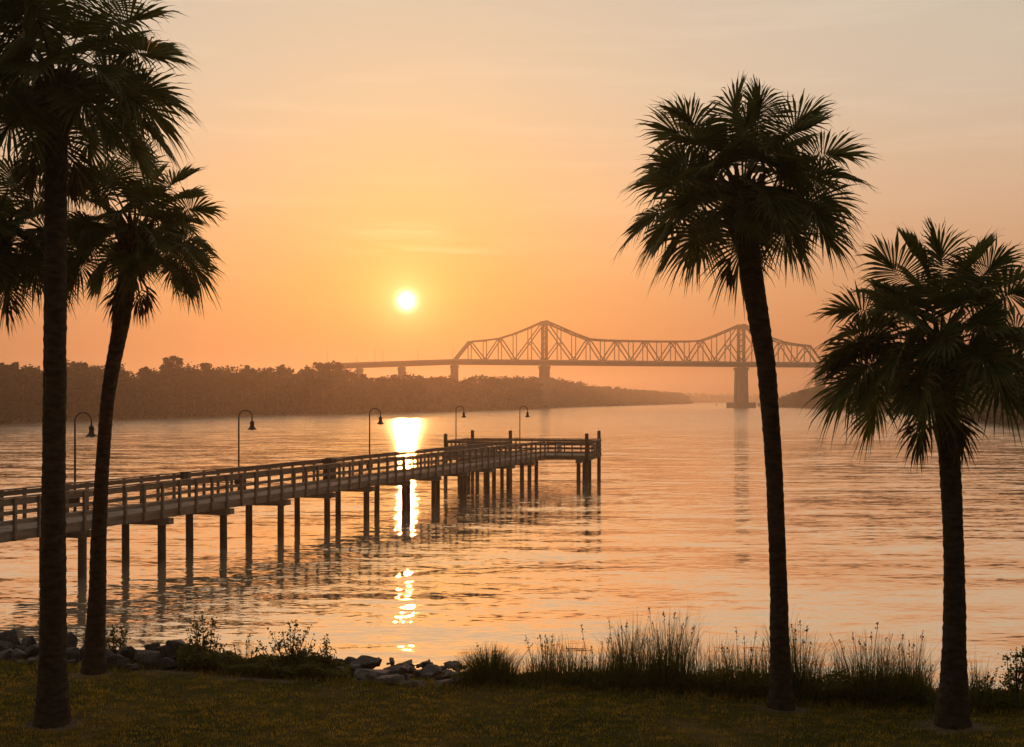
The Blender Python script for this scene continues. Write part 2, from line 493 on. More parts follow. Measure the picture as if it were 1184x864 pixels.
def ribbons(P, az, h, w, lean, nseg=3, droop=1.6):
    """Grass blades: base points P, azimuth az, height h, width w, lean; returns quads."""
    n = len(P)
    ts = np.linspace(0, 1, nseg + 1)
    d = np.stack([np.cos(az), np.sin(az), np.zeros(n)], -1)
    sa = az + math.pi / 2 + rng.uniform(-0.7, 0.7, n)
    s = np.stack([np.cos(sa), np.sin(sa), np.zeros(n)], -1)
    rowsv = []
    for tt in ts:
        c = P + d * (lean * h * tt ** droop)[:, None]
        c = c + np.stack([np.zeros(n), np.zeros(n), h * (tt - 0.25 * np.minimum(lean, 1.5) * tt ** 2.2)], -1)
        ww = (w * (1 - tt ** 1.5) * 0.5 + 0.0006)[:, None]
        rowsv += [c - s * ww, c + s * ww]
    V = np.stack(rowsv, 1)                    # n, 2*(nseg+1), 3
    k = 2 * (nseg + 1)
    base = (np.arange(n) * k)[:, None]
    Fq = np.concatenate([np.stack([base[:, 0] + 2 * i, base[:, 0] + 2 * i + 1, base[:, 0] + 2 * i + 3, base[:, 0] + 2 * i + 2], -1) for i in range(nseg)], 0)
    return V.reshape(-1, 3), Fq


PALMS_XY = []          # filled below, used to thin the turf round the trunks
PALM_BASES = {'a': (61, 832, 15.2), 'b': (108, 778, 18.0), 'c': (903, 821, 16.0), 'd': (1101, 834, 15.2)}
for k, (x, y, D) in PALM_BASES.items():
    p = at(x, y, D)
    PALMS_XY.append((p.x, p.y))

# turf blades
N = 330000
bx = rng.uniform(-11.5, 13.0, N)
by = rng.uniform(12.2, 19.6, N)
e = by - edge(bx)
patch = np.array([mnoise.noise(Vector((x * 0.9, y * 1.4, 3.1))) for x, y in zip(bx[:N], by[:N])])
keep = (e < 0.35 + 0.25 * patch) & (rng.random(N) < np.clip(0.95 - 0.5 * np.clip(patch, 0, 1), 0.2, 1))
dmin = np.min([np.hypot(bx - px, by - py) for px, py in PALMS_XY], 0)
wear = np.min([np.hypot((bx - x_) / rx, (by - y_) / ry) for x_, y_, rx, ry in WORN], 0)
keep &= rng.random(N) < np.clip((wear - 0.45) / 0.75, 0.04, 1)
fine = np.array([mnoise.noise(Vector((x * 7, y * 9, 7.7))) for x, y in zip(bx, by)])
keep &= rng.random(N) < np.clip(0.62 + 1.7 * fine, 0.06, 1)
bx, by, patch, e = bx[keep], by[keep], patch[keep], e[keep]
P = np.stack([bx, by, ground(bx, by) - 0.004], -1)
hh = rng.uniform(0.022, 0.060, len(bx)) * (1 + 0.5 * np.clip(-patch, 0, 1)) * np.where(e > -0.15, 1.9, 1.0)
Vb, Fb = ribbons(P, rng.uniform(0, 2 * math.pi, len(bx)), hh, rng.uniform(0.005, 0.012, len(bx)), rng.uniform(0.2, 1.2, len(bx)), 2)
turf = link('lawn_grass', np_mesh('lawn_grass', Vb, Fb), M['blade'])
tag(turf, 'short olive and straw coloured grass covering the lawn', 'grass', kind='stuff')

# --- far shores
LEFT = [(-700, 545), (-250, 505), (0, 490.2), (142, 485.2), (248, 482), (319, 480), (420, 478.6), (488, 476.6), (579, 474.2), (612, 472.7), (622, 471.5), (650, 470.9), (720, 469.0), (790, 467.0)]
RIGHT = [(885, 470.0), (906, 471.0), (942, 472.0), (1000, 475.0), (1038, 477.8), (1106, 481.5), (1184, 492.0), (1300, 503), (1700, 545)]


def shore_pts(poly, n=900):
    px = np.linspace(poly[0][0], poly[-1][0], n)
    py = np.interp(px, [p[0] for p in poly], [p[1] for p in poly])
    D = F_PX * ZC / (py - HY)
    return px, (px - CX) / F_PX * D, D


def far_land(name, poly, label, sign):
    px, X, D = shore_pts(poly, 160)
    # ground rises gently from the waterline, away from the viewer and outward
    offs = [(-6, -1.0), (0, 0.05), (5, 0.9), (40, 1.4), (260, 1.8), (900, 2.2)]
    V, Fq = [], []
    for i in range(len(px)):
        dx, dy = X[i] / math.hypot(X[i], D[i]), D[i] / math.hypot(X[i], D[i])
        jit = 1.2 * math.sin(i * 1.7) + 0.8 * math.sin(i * 4.1)
        for o, z in offs:
            V.append((X[i] + dx * (o + jit) + sign * max(o, 0) * 0.5, D[i] + dy * (o + jit), z))
    k = len(offs)
    for i in range(len(px) - 1):
        for j in range(k - 1):
            Fq.append((i * k + j, (i + 1) * k + j, (i + 1) * k + j + 1, i * k + j + 1))
    o = link(name, np_mesh(name, V, Fq, True), M['soil'])
    return tag(o, label, 'river bank', kind='structure')


far_land('far_bank', LEFT, 'low far bank of the river below the left woods', -1)
far_land('far_bank', RIGHT, 'low far bank of the river below the right woods', 1)


def leaf_quads(C, size, flat=0.6):
    """One small ragged quad per centre, random facing."""
    n = len(C)
    a = rng.normal(size=(n, 3))
    a[:, 2] *= flat
    a /= np.linalg.norm(a, axis=1)[:, None]
    b_ = np.cross(a, rng.normal(size=(n, 3)))
    b_ /= np.linalg.norm(b_, axis=1)[:, None]
    s = np.broadcast_to(np.asarray(size, dtype=float), (n,))[:, None]
    asp = rng.uniform(0.45, 0.9, (n, 1))
    V = np.stack([C - a * s * 0.5, C - b_ * s * 0.5 * asp + a * s * rng.uniform(-0.15, 0.15, (n, 1)), C + a * s * 0.5, C + b_ * s * 0.5 * asp + a * s * rng.uniform(-0.15, 0.15, (n, 1))], 1)
    return V.reshape(-1, 3), np.arange(n * 4, dtype=np.int32).reshape(-1, 4)


def tree_points(h, cr, n, low=0.18, lobes=None):
    """Leaf positions for a broad-leaved tree of height h and crown radius cr standing at the origin."""
    k = lobes or int(rng.integers(5, 10))
    cen = []
    for i in range(k):
        zz = rng.uniform(low + 0.18, 0.88)
        rr = cr * rng.uniform(0.15, 0.7) * (1.15 - 0.75 * abs(zz - 0.45))
        aa = rng.uniform(0, 2 * math.pi)
        cen.append((rr * math.cos(aa), rr * math.sin(aa), zz * h, cr * rng.uniform(0.34, 0.62)))
    cen.append((0, 0, 0.84 * h, cr * 0.42))
    cen = np.array(cen)
    idx = rng.integers(0, len(cen), n)
    d = rng.normal(size=(n, 3))
    d /= np.linalg.norm(d, axis=1)[:, None]
    rad = cen[idx, 3] * rng.random(n) ** 0.45 * (1 + 0.18 * rng.normal(size=n))
    Pp = cen[idx, :3] + d * rad[:, None] * np.array([1, 1, 0.72])
    Pp[:, 2] = np.minimum(Pp[:, 2], h * (1 + 0.01 * rng.normal(size=n)))
    return Pp


LTOP = [(-700, 395), (-250, 412), (0, 417), (100, 416), (150, 424), (172, 423), (205, 420), (240, 417), (270, 424.5), (290, 422), (345, 422), (370, 421), (395, 425), (441, 432),
        (500, 431), (525, 434), (580, 433.5), (640, 436), (660, 440), (680, 443), (700, 446.5), (740, 450), (790, 454)]
RTOP = [(885, 462), (912, 457), (918, 451), (940, 446.5), (1000, 444), (1038, 446), (1106, 440), (1184, 436), (1300, 430), (1700, 400)]


def woods(name, poly, tops, label, rowoffs, step, xlim):
    px, X, D = shore_pts(poly, 2500)
    seg = np.hypot(np.diff(X), np.diff(D))
    s = np.concatenate([[0], np.cumsum(seg)])
    VV, FF, nb = [], [], 0
    TV = MB()
    for ri, off in enumerate(rowoffs):
        q = 0.0
        while q < s[-1]:
            i = int(np.searchsorted(s, q))
            i = min(i, len(px) - 1)
            stp = step * (1 + 0.55 * min(D[i], 2000) / 900)
            q += stp * rng.uniform(0.6, 1.35)
            if not (xlim[0] < px[i] < xlim[1]):
                continue
            L = math.hypot(X[i], D[i])
            o = off * (1 + D[i] / 900) + rng.uniform(-3, 3)
            d2 = D[i] + D[i] / L * o
            x2 = X[i] + X[i] / L * o
            hmax = 5.5 + (HY - np.interp(px[i], [p[0] for p in tops], [p[1] for p in tops])) * d2 / F_PX - 1.2
            h = hmax * (rng.uniform(0.62, 0.86) if ri == 0 else rng.uniform(0.80, 1.0) if rng.random() < 0.8 else rng.uniform(1.0, 1.07))
            cr = h * rng.uniform(0.26, 0.40)
            if D[i] < 450:
                n, sz = 950, 0.85
            elif D[i] < 900:
                n, sz = 460, 1.3
            else:
                n, sz = 220, 2.0
            Pp = tree_points(h, cr, n, 0.02 if ri == 0 else 0.15)
            Pp[:, 0] += x2
            Pp[:, 1] += d2
            Pp[:, 2] += 0.8
            v, f = leaf_quads(Pp, rng.uniform(0.6, 1.4, n) * sz)
            VV.append(v)
            FF.append(f + nb)
            nb += len(v)
            if ri > 0:                                   # shrub layer and lower boughs that close the wood below the crowns
                nu = 130
                U = np.stack([x2 + rng.uniform(-stp, stp, nu) * 0.8, d2 + rng.uniform(-4, 4, nu), 0.6 + rng.random(nu) * h * 0.74], -1)
                v, f = leaf_quads(U, rng.uniform(1.6, 3.2, nu))
                VV.append(v)
                FF.append(f + nb)
                nb += len(v)
            TV.tube([(x2, d2, 0.3), (x2 + rng.uniform(-.4, .4), d2, h * 0.8)], [0.28, 0.1], 5, False)
            # brush along the water's edge
            if ri == 0:
                nu = 70
                U = np.stack([x2 + rng.uniform(-stp, stp, nu), d2 - o + rng.uniform(1, o + 4, nu), rng.random(nu) ** 1.6 * 4.5 + 0.4], -1)
                v, f = leaf_quads(U, rng.uniform(0.6, 1.3, nu) * sz * 1.3)
                VV.append(v)
                FF.append(f + nb)
                nb += len(v)
    o = link(name, np_mesh(name, np.concatenate(VV), np.concatenate(FF)), M['woods'])
    tag(o, label, 'woods', kind='stuff')
    tv = TV.build('trunks', M['wtrunk'], o)
    tv['kind'] = 'stuff'
    return o


woods('riverside_woods', LEFT, LTOP, 'dark hazy woods along the far left bank', (5, 14, 24, 36), 7.0, (-420, 800))
woods('riverside_woods', RIGHT, RTOP, 'hazy woods on the far right bank behind the right palm', (5, 14, 24), 7.0, (905, 1500))

# the far reach of the river, a pale strip of woods
FARP = [(640, 466.0), (760, 465.9), (860, 465.6), (930, 465.6), (1060, 466.0)]
FART = [(640, 452), (740, 451), (800, 453.5), (860, 455), (930, 454), (1060, 452)]
far_land('far_shore', FARP, 'faint low shore at the far reach of the river', 0)
woods('distant_woods', FARP, FART, 'pale strip of woods in haze beneath the bridge span', (6, 30), 6.0, (640, 1060))

# trees one can tell apart on the left skyline
SKY_TREES = [(200, 408.5, 26, 'large round-crowned tree standing highest above the far left woods'),
             (238, 414, 20, 'broad flat-topped tree just right of the tallest skyline tree'),
             (379, 415.5, 38, 'spreading tree at the left end of the bridge approach'),
             (288, 419, 16, 'small rounded tree on the skyline above the second pier lamp'),
             (168, 420, 15, 'low bushy skyline tree just right of the leaning palm trunk'),
             (92, 413, 22, 'wide skyline tree seen between the two left palm trunks'),
             (10, 413, 24, 'dense skyline tree at the far left end of the woods')]
for x, ytop, wpx, lab in SKY_TREES:
    yb = np.interp(x, [p[0] for p in LEFT], [p[1] for p in LEFT])
    D = F_PX * ZC / (yb - HY) + 22
    h = ZC + (HY - ytop) * D / F_PX - 1.0
    cr = wpx * D / F_PX * 0.5
    root = empty('broadleaf_tree', ((x - CX) / F_PX * D, D, 0.9))
    tag(root, lab, 'tree', 'trees standing out on the far skyline')
    tb = MB()
    tb.tube([(0, 0, -0.4), (0.2, 0, h * 0.4), (0.1, 0.1, h * 0.85)], [0.45, 0.3, 0.1], 7)
    for k in range(5):
        a = k * 1.3
        tb.tube([(0.15, 0, h * (0.45 + 0.06 * k)), (math.cos(a) * cr * 0.7, math.sin(a) * cr * 0.7, h * (0.66 + 0.05 * k))], [0.16, 0.05], 5)
    tb.build('trunk', M['wtrunk'], root)
    # crown: a broad cap of leaf clumps with gaps
    n = 1700
    cen = np.array([(rng.uniform(-0.75, 0.75) * cr, rng.uniform(-0.6, 0.6) * cr, h * rng.uniform(0.68, 0.92), cr * rng.uniform(0.28, 0.46)) for _ in range(16)] + [(0, 0, h * 0.62, cr * 0.7)])
    cen[:, 2] -= 0.10 * h * (np.abs(cen[:, 0]) / cr) ** 2
    idx = rng.integers(0, len(cen), n)
    d = rng.normal(size=(n, 3))
    d /= np.linalg.norm(d, axis=1)[:, None]
    Pp = cen[idx, :3] + d * (cen[idx, 3] * rng.random(n) ** 0.4)[:, None] * np.array([1, 1, 0.75])
    v, f = leaf_quads(Pp, rng.uniform(0.4, 1.0, n) * (1.15 if D < 450 else 1.4))
    link('crown', np_mesh('crown', v, f), M['woods'], root)

# --- haze: pale air over the river
hz = MB()
hz.frame_box((0, (FAR + 60) / 2 - 80, 34.0), (FAR + 40, 0, 0), (0, (FAR + 200) / 2, 0), (0, 0, 38.5))
hm = bpy.data.materials.new('haze_air')
hm.use_nodes = True
ht = hm.node_tree
ht.nodes.clear()
pv = nd(ht, 'ShaderNodeVolumePrincipled')
pv.inputs['Color'].default_value = (*HAZE_COLOR, 1)
pv.inputs['Density'].default_value = HAZE_DENSITY
pv.inputs['Anisotropy'].default_value = HAZE_ANISO
nd(ht, 'ShaderNodeOutputMaterial', ins={'Volume': pv.outputs[0]})
hob = hz.build('haze', hm, kind='stuff')
tag(hob, 'pale sunrise haze hanging over the river', 'haze')

# ------------------------------------------------------------------ wooden pier
random.seed(11)
PX0, PD0 = -14.45, 35.3                                  # a point of the walkway's near edge
SL = 0.335
PA = Vector((SL, 1.0, 0)).normalized()                   # along the walkway, away from the viewer
PQ = Vector((-PA.y, PA.x, 0))                            # across it, to the far side
PW = 2.4
UP = Vector((0, 0, 1))


def near_at(D):
    return Vector((PX0 + SL * (D - PD0), D, 0))


def walk(s, q, z):
    """Point of the walkway: s metres along from depth 38.9 on the near edge, q across, z over the water."""
    return near_at(38.9) + PA * s + PQ * q + UP * z


BA = Vector((0.196, 0.981, 0)).normalized()              # platform: depth and width directions
BB = Vector((BA.y, -BA.x, 0))
PC = Vector((5.31, 84.6, 0))                             # platform's near right corner
PDEP, PWID = 5.9, 10.0


def plat(b_, a_, z):
    """Point of the platform: b_ metres left of its right edge, a_ metres out from its near edge."""
    return PC - BB * b_ + BA * a_ + UP * z


ZR, ZD = 2.70, 1.76
pier = empty('wooden_pier', near_at(24.0))
tag(pier, 'long weathered wooden pier with railings and a wide T-shaped end platform', 'pier')
bpy.context.view_layer.update()
PO = pier.location.copy()


class PMB(MB):
    def build(self, *a, **k):
        self.v = [(x - PO.x, y - PO.y, z - PO.z) for x, y, z in self.v]
        return MB.build(self, *a, **k)


S0 = -15.7
# walkway's end: where its near edge meets the platform's near edge line
nrm_ = BA
S1 = (PC - walk(0, 0, 0)).dot(nrm_) / PA.dot(nrm_)
S1F = (PC - walk(0, PW, 0)).dot(nrm_) / PA.dot(nrm_)
dk = PMB()
s = S0
while s < max(S1, S1F) - 0.05:
    w_ = 0.14
    q1 = PW if s < S1F else max(0.15, PW * (max(S1, S1F) - s) / max(0.01, abs(S1 - S1F)))
    zz = ZD - 0.02 + random.uniform(-0.004, 0.004)
    dk.frame_box(walk(s + 0.07, q1 / 2, zz), PA * 0.0655, PQ * (q1 / 2 - random.uniform(0.0, 0.02)), UP * 0.02)
    s += w_
a_ = 0.07
while a_ < PDEP:
    dk.frame_box(plat(PWID / 2, a_, ZD - 0.02 + random.uniform(-0.003, 0.003)), BB * (PWID / 2 - 0.01), BA * 0.0655, UP * 0.02)
    a_ += 0.14
dk.build('deck', M['deck'], pier)
fs = PMB()
for q in (0.04, PW - 0.04):
    fs.bar(walk(S0, q, 1.605), walk(S1 if q < 1 else S1F, q, 1.605), 0.08, 0.26)
fs.build('fascia', M['wood'], pier)
fs = PMB()
fs.bar(plat(0.02, 0.04, 1.605), plat(PWID - 0.02, 0.04, 1.605), 0.08, 0.27)
fs.bar(plat(0.02, PDEP - 0.04, 1.605), plat(PWID - 0.02, PDEP - 0.04, 1.605), 0.08, 0.27)
fs.bar(plat(0.04, 0.09, 1.603), plat(0.04, PDEP - 0.09, 1.603), 0.08, 0.265)
fs.bar(plat(PWID - 0.04, 0.09, 1.603), plat(PWID - 0.04, PDEP - 0.09, 1.603), 0.08, 0.265)
fs.build('fascia', M['wood'], pier)
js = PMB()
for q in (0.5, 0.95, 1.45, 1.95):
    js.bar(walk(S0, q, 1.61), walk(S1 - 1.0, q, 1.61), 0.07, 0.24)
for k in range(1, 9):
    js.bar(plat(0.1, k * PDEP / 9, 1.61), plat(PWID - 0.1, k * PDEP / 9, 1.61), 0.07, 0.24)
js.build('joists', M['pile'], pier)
# bents: a cap beam on two piles
for k in range(-4, 12):
    s = k * 4.145 + (0.12 * math.sin(k * 2.3))
    if s > S1 - 1.2:
        break
    cb = PMB()
    cb.bar(walk(s, -0.28, 1.375), walk(s, PW + 0.2, 1.375), 0.30, 0.21)
    cb.bar(walk(s - 0.19, -0.2, 1.36), walk(s - 0.19, PW + 0.12, 1.36), 0.07, 0.24)
    cb.build('cap_beam', M['wood'], pier, bevel=0.008)
    for q in (0.10, 1.56):
        pb = PMB()
        r = random.uniform(0.122, 0.142)
        lx, ly = random.uniform(-.03, .03), random.uniform(-.03, .03)
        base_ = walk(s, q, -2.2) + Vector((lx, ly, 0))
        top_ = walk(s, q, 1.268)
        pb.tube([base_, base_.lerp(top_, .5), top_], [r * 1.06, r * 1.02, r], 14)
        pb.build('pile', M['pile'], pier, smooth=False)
for b_, n in ((0.85, 3), (4.75, 3), (7.3, 3), (9.15, 3)):
    cb = PMB()
    cb.bar(plat(b_, -0.25, 1.36), plat(b_, PDEP + 0.2, 1.36), 0.30, 0.22)
    cb.build('cap_beam', M['wood'], pier, bevel=0.008)
    for a_ in (0.15, 2.9, 5.7):
        pb = PMB()
        r = random.uniform(0.125, 0.142)
        pb.tube([plat(b_, a_, -2.2), plat(b_, a_, 1.25)], [r * 1.05, r], 14)
        pb.build('pile', M['pile'], pier)
# tall mooring piles that rise above the railing
for b_, a_, top in ((0.25, -0.17, 3.27), (0.22, PDEP + 0.16, 3.32), (10.05, -0.16, 3.2), (9.6, PDEP + 0.17, 3.3), (6.75, PDEP + 0.17, 3.3)):
    pb = PMB()
    pb.tube([plat(b_, a_, -2.2), plat(b_, a_, top - 0.06), plat(b_, a_, top)], [0.14, 0.125, 0.09], 14)
    pb.build('mooring_pile', M['pile'], pier)

POSTS = []                                              # (distance, base point, direction along rail)


def railing(p0, p1, outward, spacing, phase=0.0):
    """Three rails between p0 and p1 (at z 0); posts are hung on the outer face."""
    d = (p1 - p0)
    L = d.length
    d = d / L
    m_ = PMB()
    nseg = max(1, int(L / 4.1))
    for z, h, th, o in ((2.61, 0.15, 0.05, 0.0), (2.275, 0.115, 0.045, 0.0), (1.985, 0.11, 0.045, 0.0)):
        js_ = [random.uniform(-0.012, 0.012) for _ in range(nseg + 1)]
        for k in range(nseg):
            m_.bar(p0 + d * (L * k / nseg) + UP * (z + js_[k]), p0 + d * (L * (k + 1) / nseg - 0.006) + UP * (z + js_[k + 1] + random.uniform(-.004, .004)), th, h)
    js_ = [random.uniform(-0.008, 0.010) for _ in range(nseg + 1)]
    for k in range(nseg):
        m_.bar(p0 + d * (L * k / nseg) + UP * (2.715 + js_[k]), p0 + d * (L * (k + 1) / nseg - 0.008) + UP * (2.715 + js_[k + 1]), 0.16, 0.035)
    r = m_.build('railing', M['wood'], pier)
    s = 0.06 + phase
    while s < L - 0.03:
        POSTS.append(((p0 + d * s).length, p0 + d * s + outward * 0.072, d, outward, r))
        s += spacing
    return r


railing(walk(S0, 0.03, 0), walk(S1 - 0.02, 0.03, 0), -PQ, 1.036, 0.02)
railing(walk(S0, PW - 0.03, 0), walk(S1F - 0.02, PW - 0.03, 0), PQ, 1.036, 0.3)
bj = (PC - walk(S1, 0, 0)).dot(BB)                      # where the walkway's two edges meet the platform
bjf = (PC - walk(S1F, PW, 0)).dot(BB)
railing(plat(0.05, 0.05, 0), plat(bj - 0.05, 0.05, 0), -BA, 1.15)
railing(plat(bjf + 0.05, 0.05, 0), plat(PWID - 0.05, 0.05, 0), -BA, 1.15)
railing(plat(0.05, PDEP - 0.05, 0), plat(PWID - 0.05, PDEP - 0.05, 0), BA, 1.2, 0.2)
railing(plat(0.03, 0.10, 0), plat(0.03, PDEP - 0.10, 0), BB, 1.1, 0.2)
railing(plat(PWID - 0.03, 0.10, 0), plat(PWID - 0.03, PDEP - 0.10, 0), -BB, 1.1, 0.2)
vis = []
for dist, p, d, o, r in POSTS:
    x = CX + p.x / p.y * F_PX
    vis.append((0 if -15 < x < 720 else 1, dist, p, d, o, r))
vis.sort(key=lambda v: (v[0], v[1]))
rest = PMB()
for i, (_, dist, p, d, o, r) in enumerate(vis):
    pb = PMB() if i < 100 else rest
    pb.frame_box(p + UP * 2.085, d * 0.045, o * 0.045, UP * 0.61)
    if i < 100:
        pb.build('rail_post', M['wood'], r)
rp = rest.build('rail_posts', M['wood'], pier)
rp['kind'] = 'stuff'

# pier lamps: gooseneck poles with bell shades


def far_edge_s(x):
    """s on the far railing that shows at pixel column x."""
    lo, hi = -10.0, S1F
    for _ in range(50):
        m_ = (lo + hi) / 2
        p = walk(m_, PW + 0.12, 0)
        if CX + p.x / p.y * F_PX < x:
            lo = m_
        else:
            hi = m_
    return lo


LAMPS = [(walk(far_edge_s(89), PW + 0.2, 0), 'gooseneck lamp on the pier railing framed between the two left palm trunks'),
         (walk(far_edge_s(278), PW + 0.2, 0), 'tall gooseneck lamp on the pier just right of the leaning palm'),
         (walk(far_edge_s(429), PW + 0.2, 0), 'gooseneck lamp on the pier just left of the sun reflection'),
         (plat(PWID + 0.19, 3.4, 0), 'gooseneck lamp at the left end of the pier platform'),
         (plat(6.05, PDEP + 0.22, 0), 'gooseneck lamp farthest along, on the outer edge of the pier platform')]
lamp0 = None
for p, lab in LAMPS:
    if lamp0 is None:
        root = empty('gooseneck_lamp', (p.x, p.y, 1.5))
        lamp0 = root
        top = 3.3                                       # straight part ends this far above the bracket
        mb = MB()
        mb.tube([(0, 0, 0), (0, 0, 0.9)], [0.055, 0.05], 12)
        mb.tube([(0, 0, 0.9), (0, 0, top)], [0.038, 0.032], 12)
        mb.build('pole', M['iron'], root, smooth=True)
        mb = MB()
        mb.frame_box((0, -0.04, 0.62), (0.16, 0, 0), (0, 0.07, 0), (0, 0, 0.12))
        mb.frame_box((0, -0.04, 0.12), (0.10, 0, 0), (0, 0.07, 0), (0, 0, 0.05))
        mb.build('bracket', M['iron'], root)
        mb = MB()
        rad = 0.28
        pts = [(0, 0, top)] + [(rad - rad * math.cos(a), 0, top + rad * math.sin(a)) for a in np.linspace(0.1, math.pi, 16)] + [(2 * rad, 0, top - 0.14)]
        mb.tube(pts, 0.026, 10)
        mb.build('arm', M['iron'], root, smooth=True)
        mb = MB()
        zt = top - 0.12
        mb.tube([(2 * rad, 0, zt), (2 * rad, 0, zt - 0.05), (2 * rad, 0, zt - 0.07), (2 * rad, 0, zt - 0.17), (2 * rad, 0, zt - 0.19), (2 * rad, 0, zt - 0.30),
                 (2 * rad, 0, zt - 0.37), (2 * rad, 0, zt - 0.40), (2 * rad, 0, zt - 0.405)],
                [0.03, 0.055, 0.09, 0.095, 0.075, 0.105, 0.18, 0.215, 0.17], 18)
        sh = mb.build('lamp_shade', M['iron'], root, smooth=True)
        mb = MB()
        mb.tube([(2 * rad, 0, zt - 0.36), (2 * rad, 0, zt - 0.42), (2 * rad, 0, zt - 0.445)], [0.10, 0.09, 0.04], 14)
        mb.build('bulb_glass', M['glass'], sh, smooth=True)
    else:
        root = lamp0.copy()
        COL.objects.link(root)
        root.location = (p.x, p.y, 1.5)
        for ch in list(lamp0.children):
            c = ch.copy()
            COL.objects.link(c)
            c.parent = root
            for g in ch.children:
                d = g.copy()
                COL.objects.link(d)
                d.parent = c
    tag(root, lab, 'lamp', 'lamps along the pier')

# litter bin on the walkway, small box on the railing, pale board on the platform
s371 = far_edge_s(371)
p = walk(s371, PW - 0.34, ZD)
root = empty('litter_bin', p)
tag(root, 'dark square litter bin on the pier walkway against the far railing', 'bin')
mb = MB()
mb.frame_box((0, 0, 0.47), PA * 0.24, PQ * 0.22, (0, 0, 0.45))
for zz in (0.15, 0.78):
    mb.frame_box((0, 0, zz), PA * 0.252, PQ * 0.232, (0, 0, 0.025))
mb.build('bin_body', M['iron'], root, bevel=0.012)
mb = MB()
mb.frame_box((0, 0, 0.955), PA * 0.265, PQ * 0.245, (0, 0, 0.033))
mb.frame_box((0, 0, 1.01), PA * 0.17, PQ * 0.15, (0, 0, 0.020))
mb.build('lid', M['iron'], root, bevel=0.012)
mb = MB()
for i in (-1, 1):
    for j in (-1, 1):
        mb.frame_box(PA * 0.19 * i + PQ * 0.17 * j + UP * 0.01, PA * 0.025, PQ * 0.025, (0, 0, 0.012))
mb.build('feet', M['iron'], root)

p = walk(far_edge_s(206), PW - 0.16, 2.30)
root = empty('junction_box', p)
tag(root, 'small dark box fixed on the far pier railing right of the leaning palm', 'box')
mb = MB()
mb.frame_box((0, 0, 0.22), PA * 0.17, PQ * 0.075, (0, 0, 0.22))
mb.build('casing', M['iron'], root, bevel=0.01)
mb = MB()
mb.frame_box((0, 0, 0.455), PA * 0.19, PQ * 0.095, (0, 0, 0.015))
mb.build('lid', M['iron'], root, bevel=0.005)

p = plat(2.3, 1.0, ZD)
root = empty('notice_board', p)
tag(root, 'narrow pale blue board standing on the pier platform behind its near railing', 'board')
mb = MB()
mb.frame_box((0, 0, 0.52), BB * 0.16, BA * 0.02, (0, 0, 0.38))
mb.build('panel', M['paleblue'], root, bevel=0.006)
for i in (-1, 1):
    mb = MB()
    mb.frame_box(BB * 0.125 * i + BA * 0.047 + UP * 0.44, BB * 0.022, BA * 0.025, (0, 0, 0.45))
    mb.build('post', M['wood'], root)

# ------------------------------------------------------------------ truss bridge
T1, T2 = Vector((22.9, 886.0, 0)), Vector((169.4, 927.0, 0))
BD = (T2 - T1)
SPAN = BD.length
BD = BD / SPAN
BN = Vector((-BD.y, BD.x, 0))                            # away from the viewer
PANEL = SPAN / 14
BWID = 9.0
ZB = 33.0                                                # road level

bridge = empty('truss_bridge', T1)
tag(bridge, 'long steel cantilever truss bridge crossing the river in haze', 'bridge')
BO = T1.copy()


class BMB(MB):
    def build(self, *a, **k):
        self.v = [(x - BO.x, y - BO.y, z - BO.z) for x, y, z in self.v]
        return MB.build(self, *a, **k)


def bpt(n, side, h):
    """Bridge point n panels right of the first tower, on the near (0) or far (1) truss, h over the road."""
    return T1 + BD * (n * PANEL) + BN * ((side - 0.5) * BWID) + UP * (ZB + h)


TOPH = {-5: 13.2, -4: 14.2, -3: 15.8, -2: 19.2, -1: 23.6, 0: 28.4, 1: 24.0, 2: 19.6, 3: 16.0, 4: 15.4, 5: 15.2, 6: 15.1, 7: 15.1}
for k in range(8, 20):
    TOPH[k] = TOPH[14 - k]
NODES = list(range(-6, 21))
for side in (0, 1):
    tcb = BMB()
    for n in range(-5, 19):
        tcb.bar(bpt(n, side, TOPH[n]), bpt(n + 1, side, TOPH[n + 1]), 1.1, 1.15)
    tcb.bar(bpt(-6, side, 0), bpt(-5, side, TOPH[-5]), 1.1, 1.2)
    tcb.bar(bpt(20, side, 0), bpt(19, side, TOPH[19]), 1.1, 1.2)
    tcb.build('top_chord', M['steel'], bridge)
    for n in range(-5, 20):
        vb = BMB()
        w_ = 1.9 if n in (0, 14) else 0.55
        vb.bar(bpt(n, side, -1.0), bpt(n, side, TOPH[n] - 0.2), w_, w_ * 0.8, up=BN)
        vb.build('vertical_post', M['steel'], bridge)

    def diag(n0, top0, n1, top1):
        db = BMB()
        a = bpt(n0, side, TOPH[n0] if top0 else 0)
        b = bpt(n1, side, TOPH[n1] if top1 else 0)
        db.bar(a, b, 0.72, 0.72, up=BN)
        db.build('diagonal', M['steel'], bridge)

    for mir in (0, 1):
        f = (lambda n: 14 - n) if mir else (lambda n: n)
        diag(f(-5), 1, f(-4), 0)
        diag(f(-4), 0, f(-3), 1)
        diag(f(-3), 1, f(-2), 0)
        diag(f(-2), 0, f(0), 1)
        diag(f(0), 1, f(2), 0)
        diag(f(2), 0, f(3), 1)
        diag(f(3), 1, f(4), 0)
        diag(f(4), 0, f(5), 1)
        diag(f(5), 1, f(6), 0)
        diag(f(6), 0, f(7), 1)
        for n_, tgt in ((-1, 0), (1, 0)):
            db = BMB()
            mid = bpt(f(-2), side, 0).lerp(bpt(f(0), side, 28.4), 0.5) if n_ < 0 else bpt(f(2), side, 0).lerp(bpt(f(0), side, 28.4), 0.5)
            db.bar(mid, bpt(f(0), side, 0), 0.6, 0.6, up=BN)
            db.build('diagonal', M['steel'], bridge)
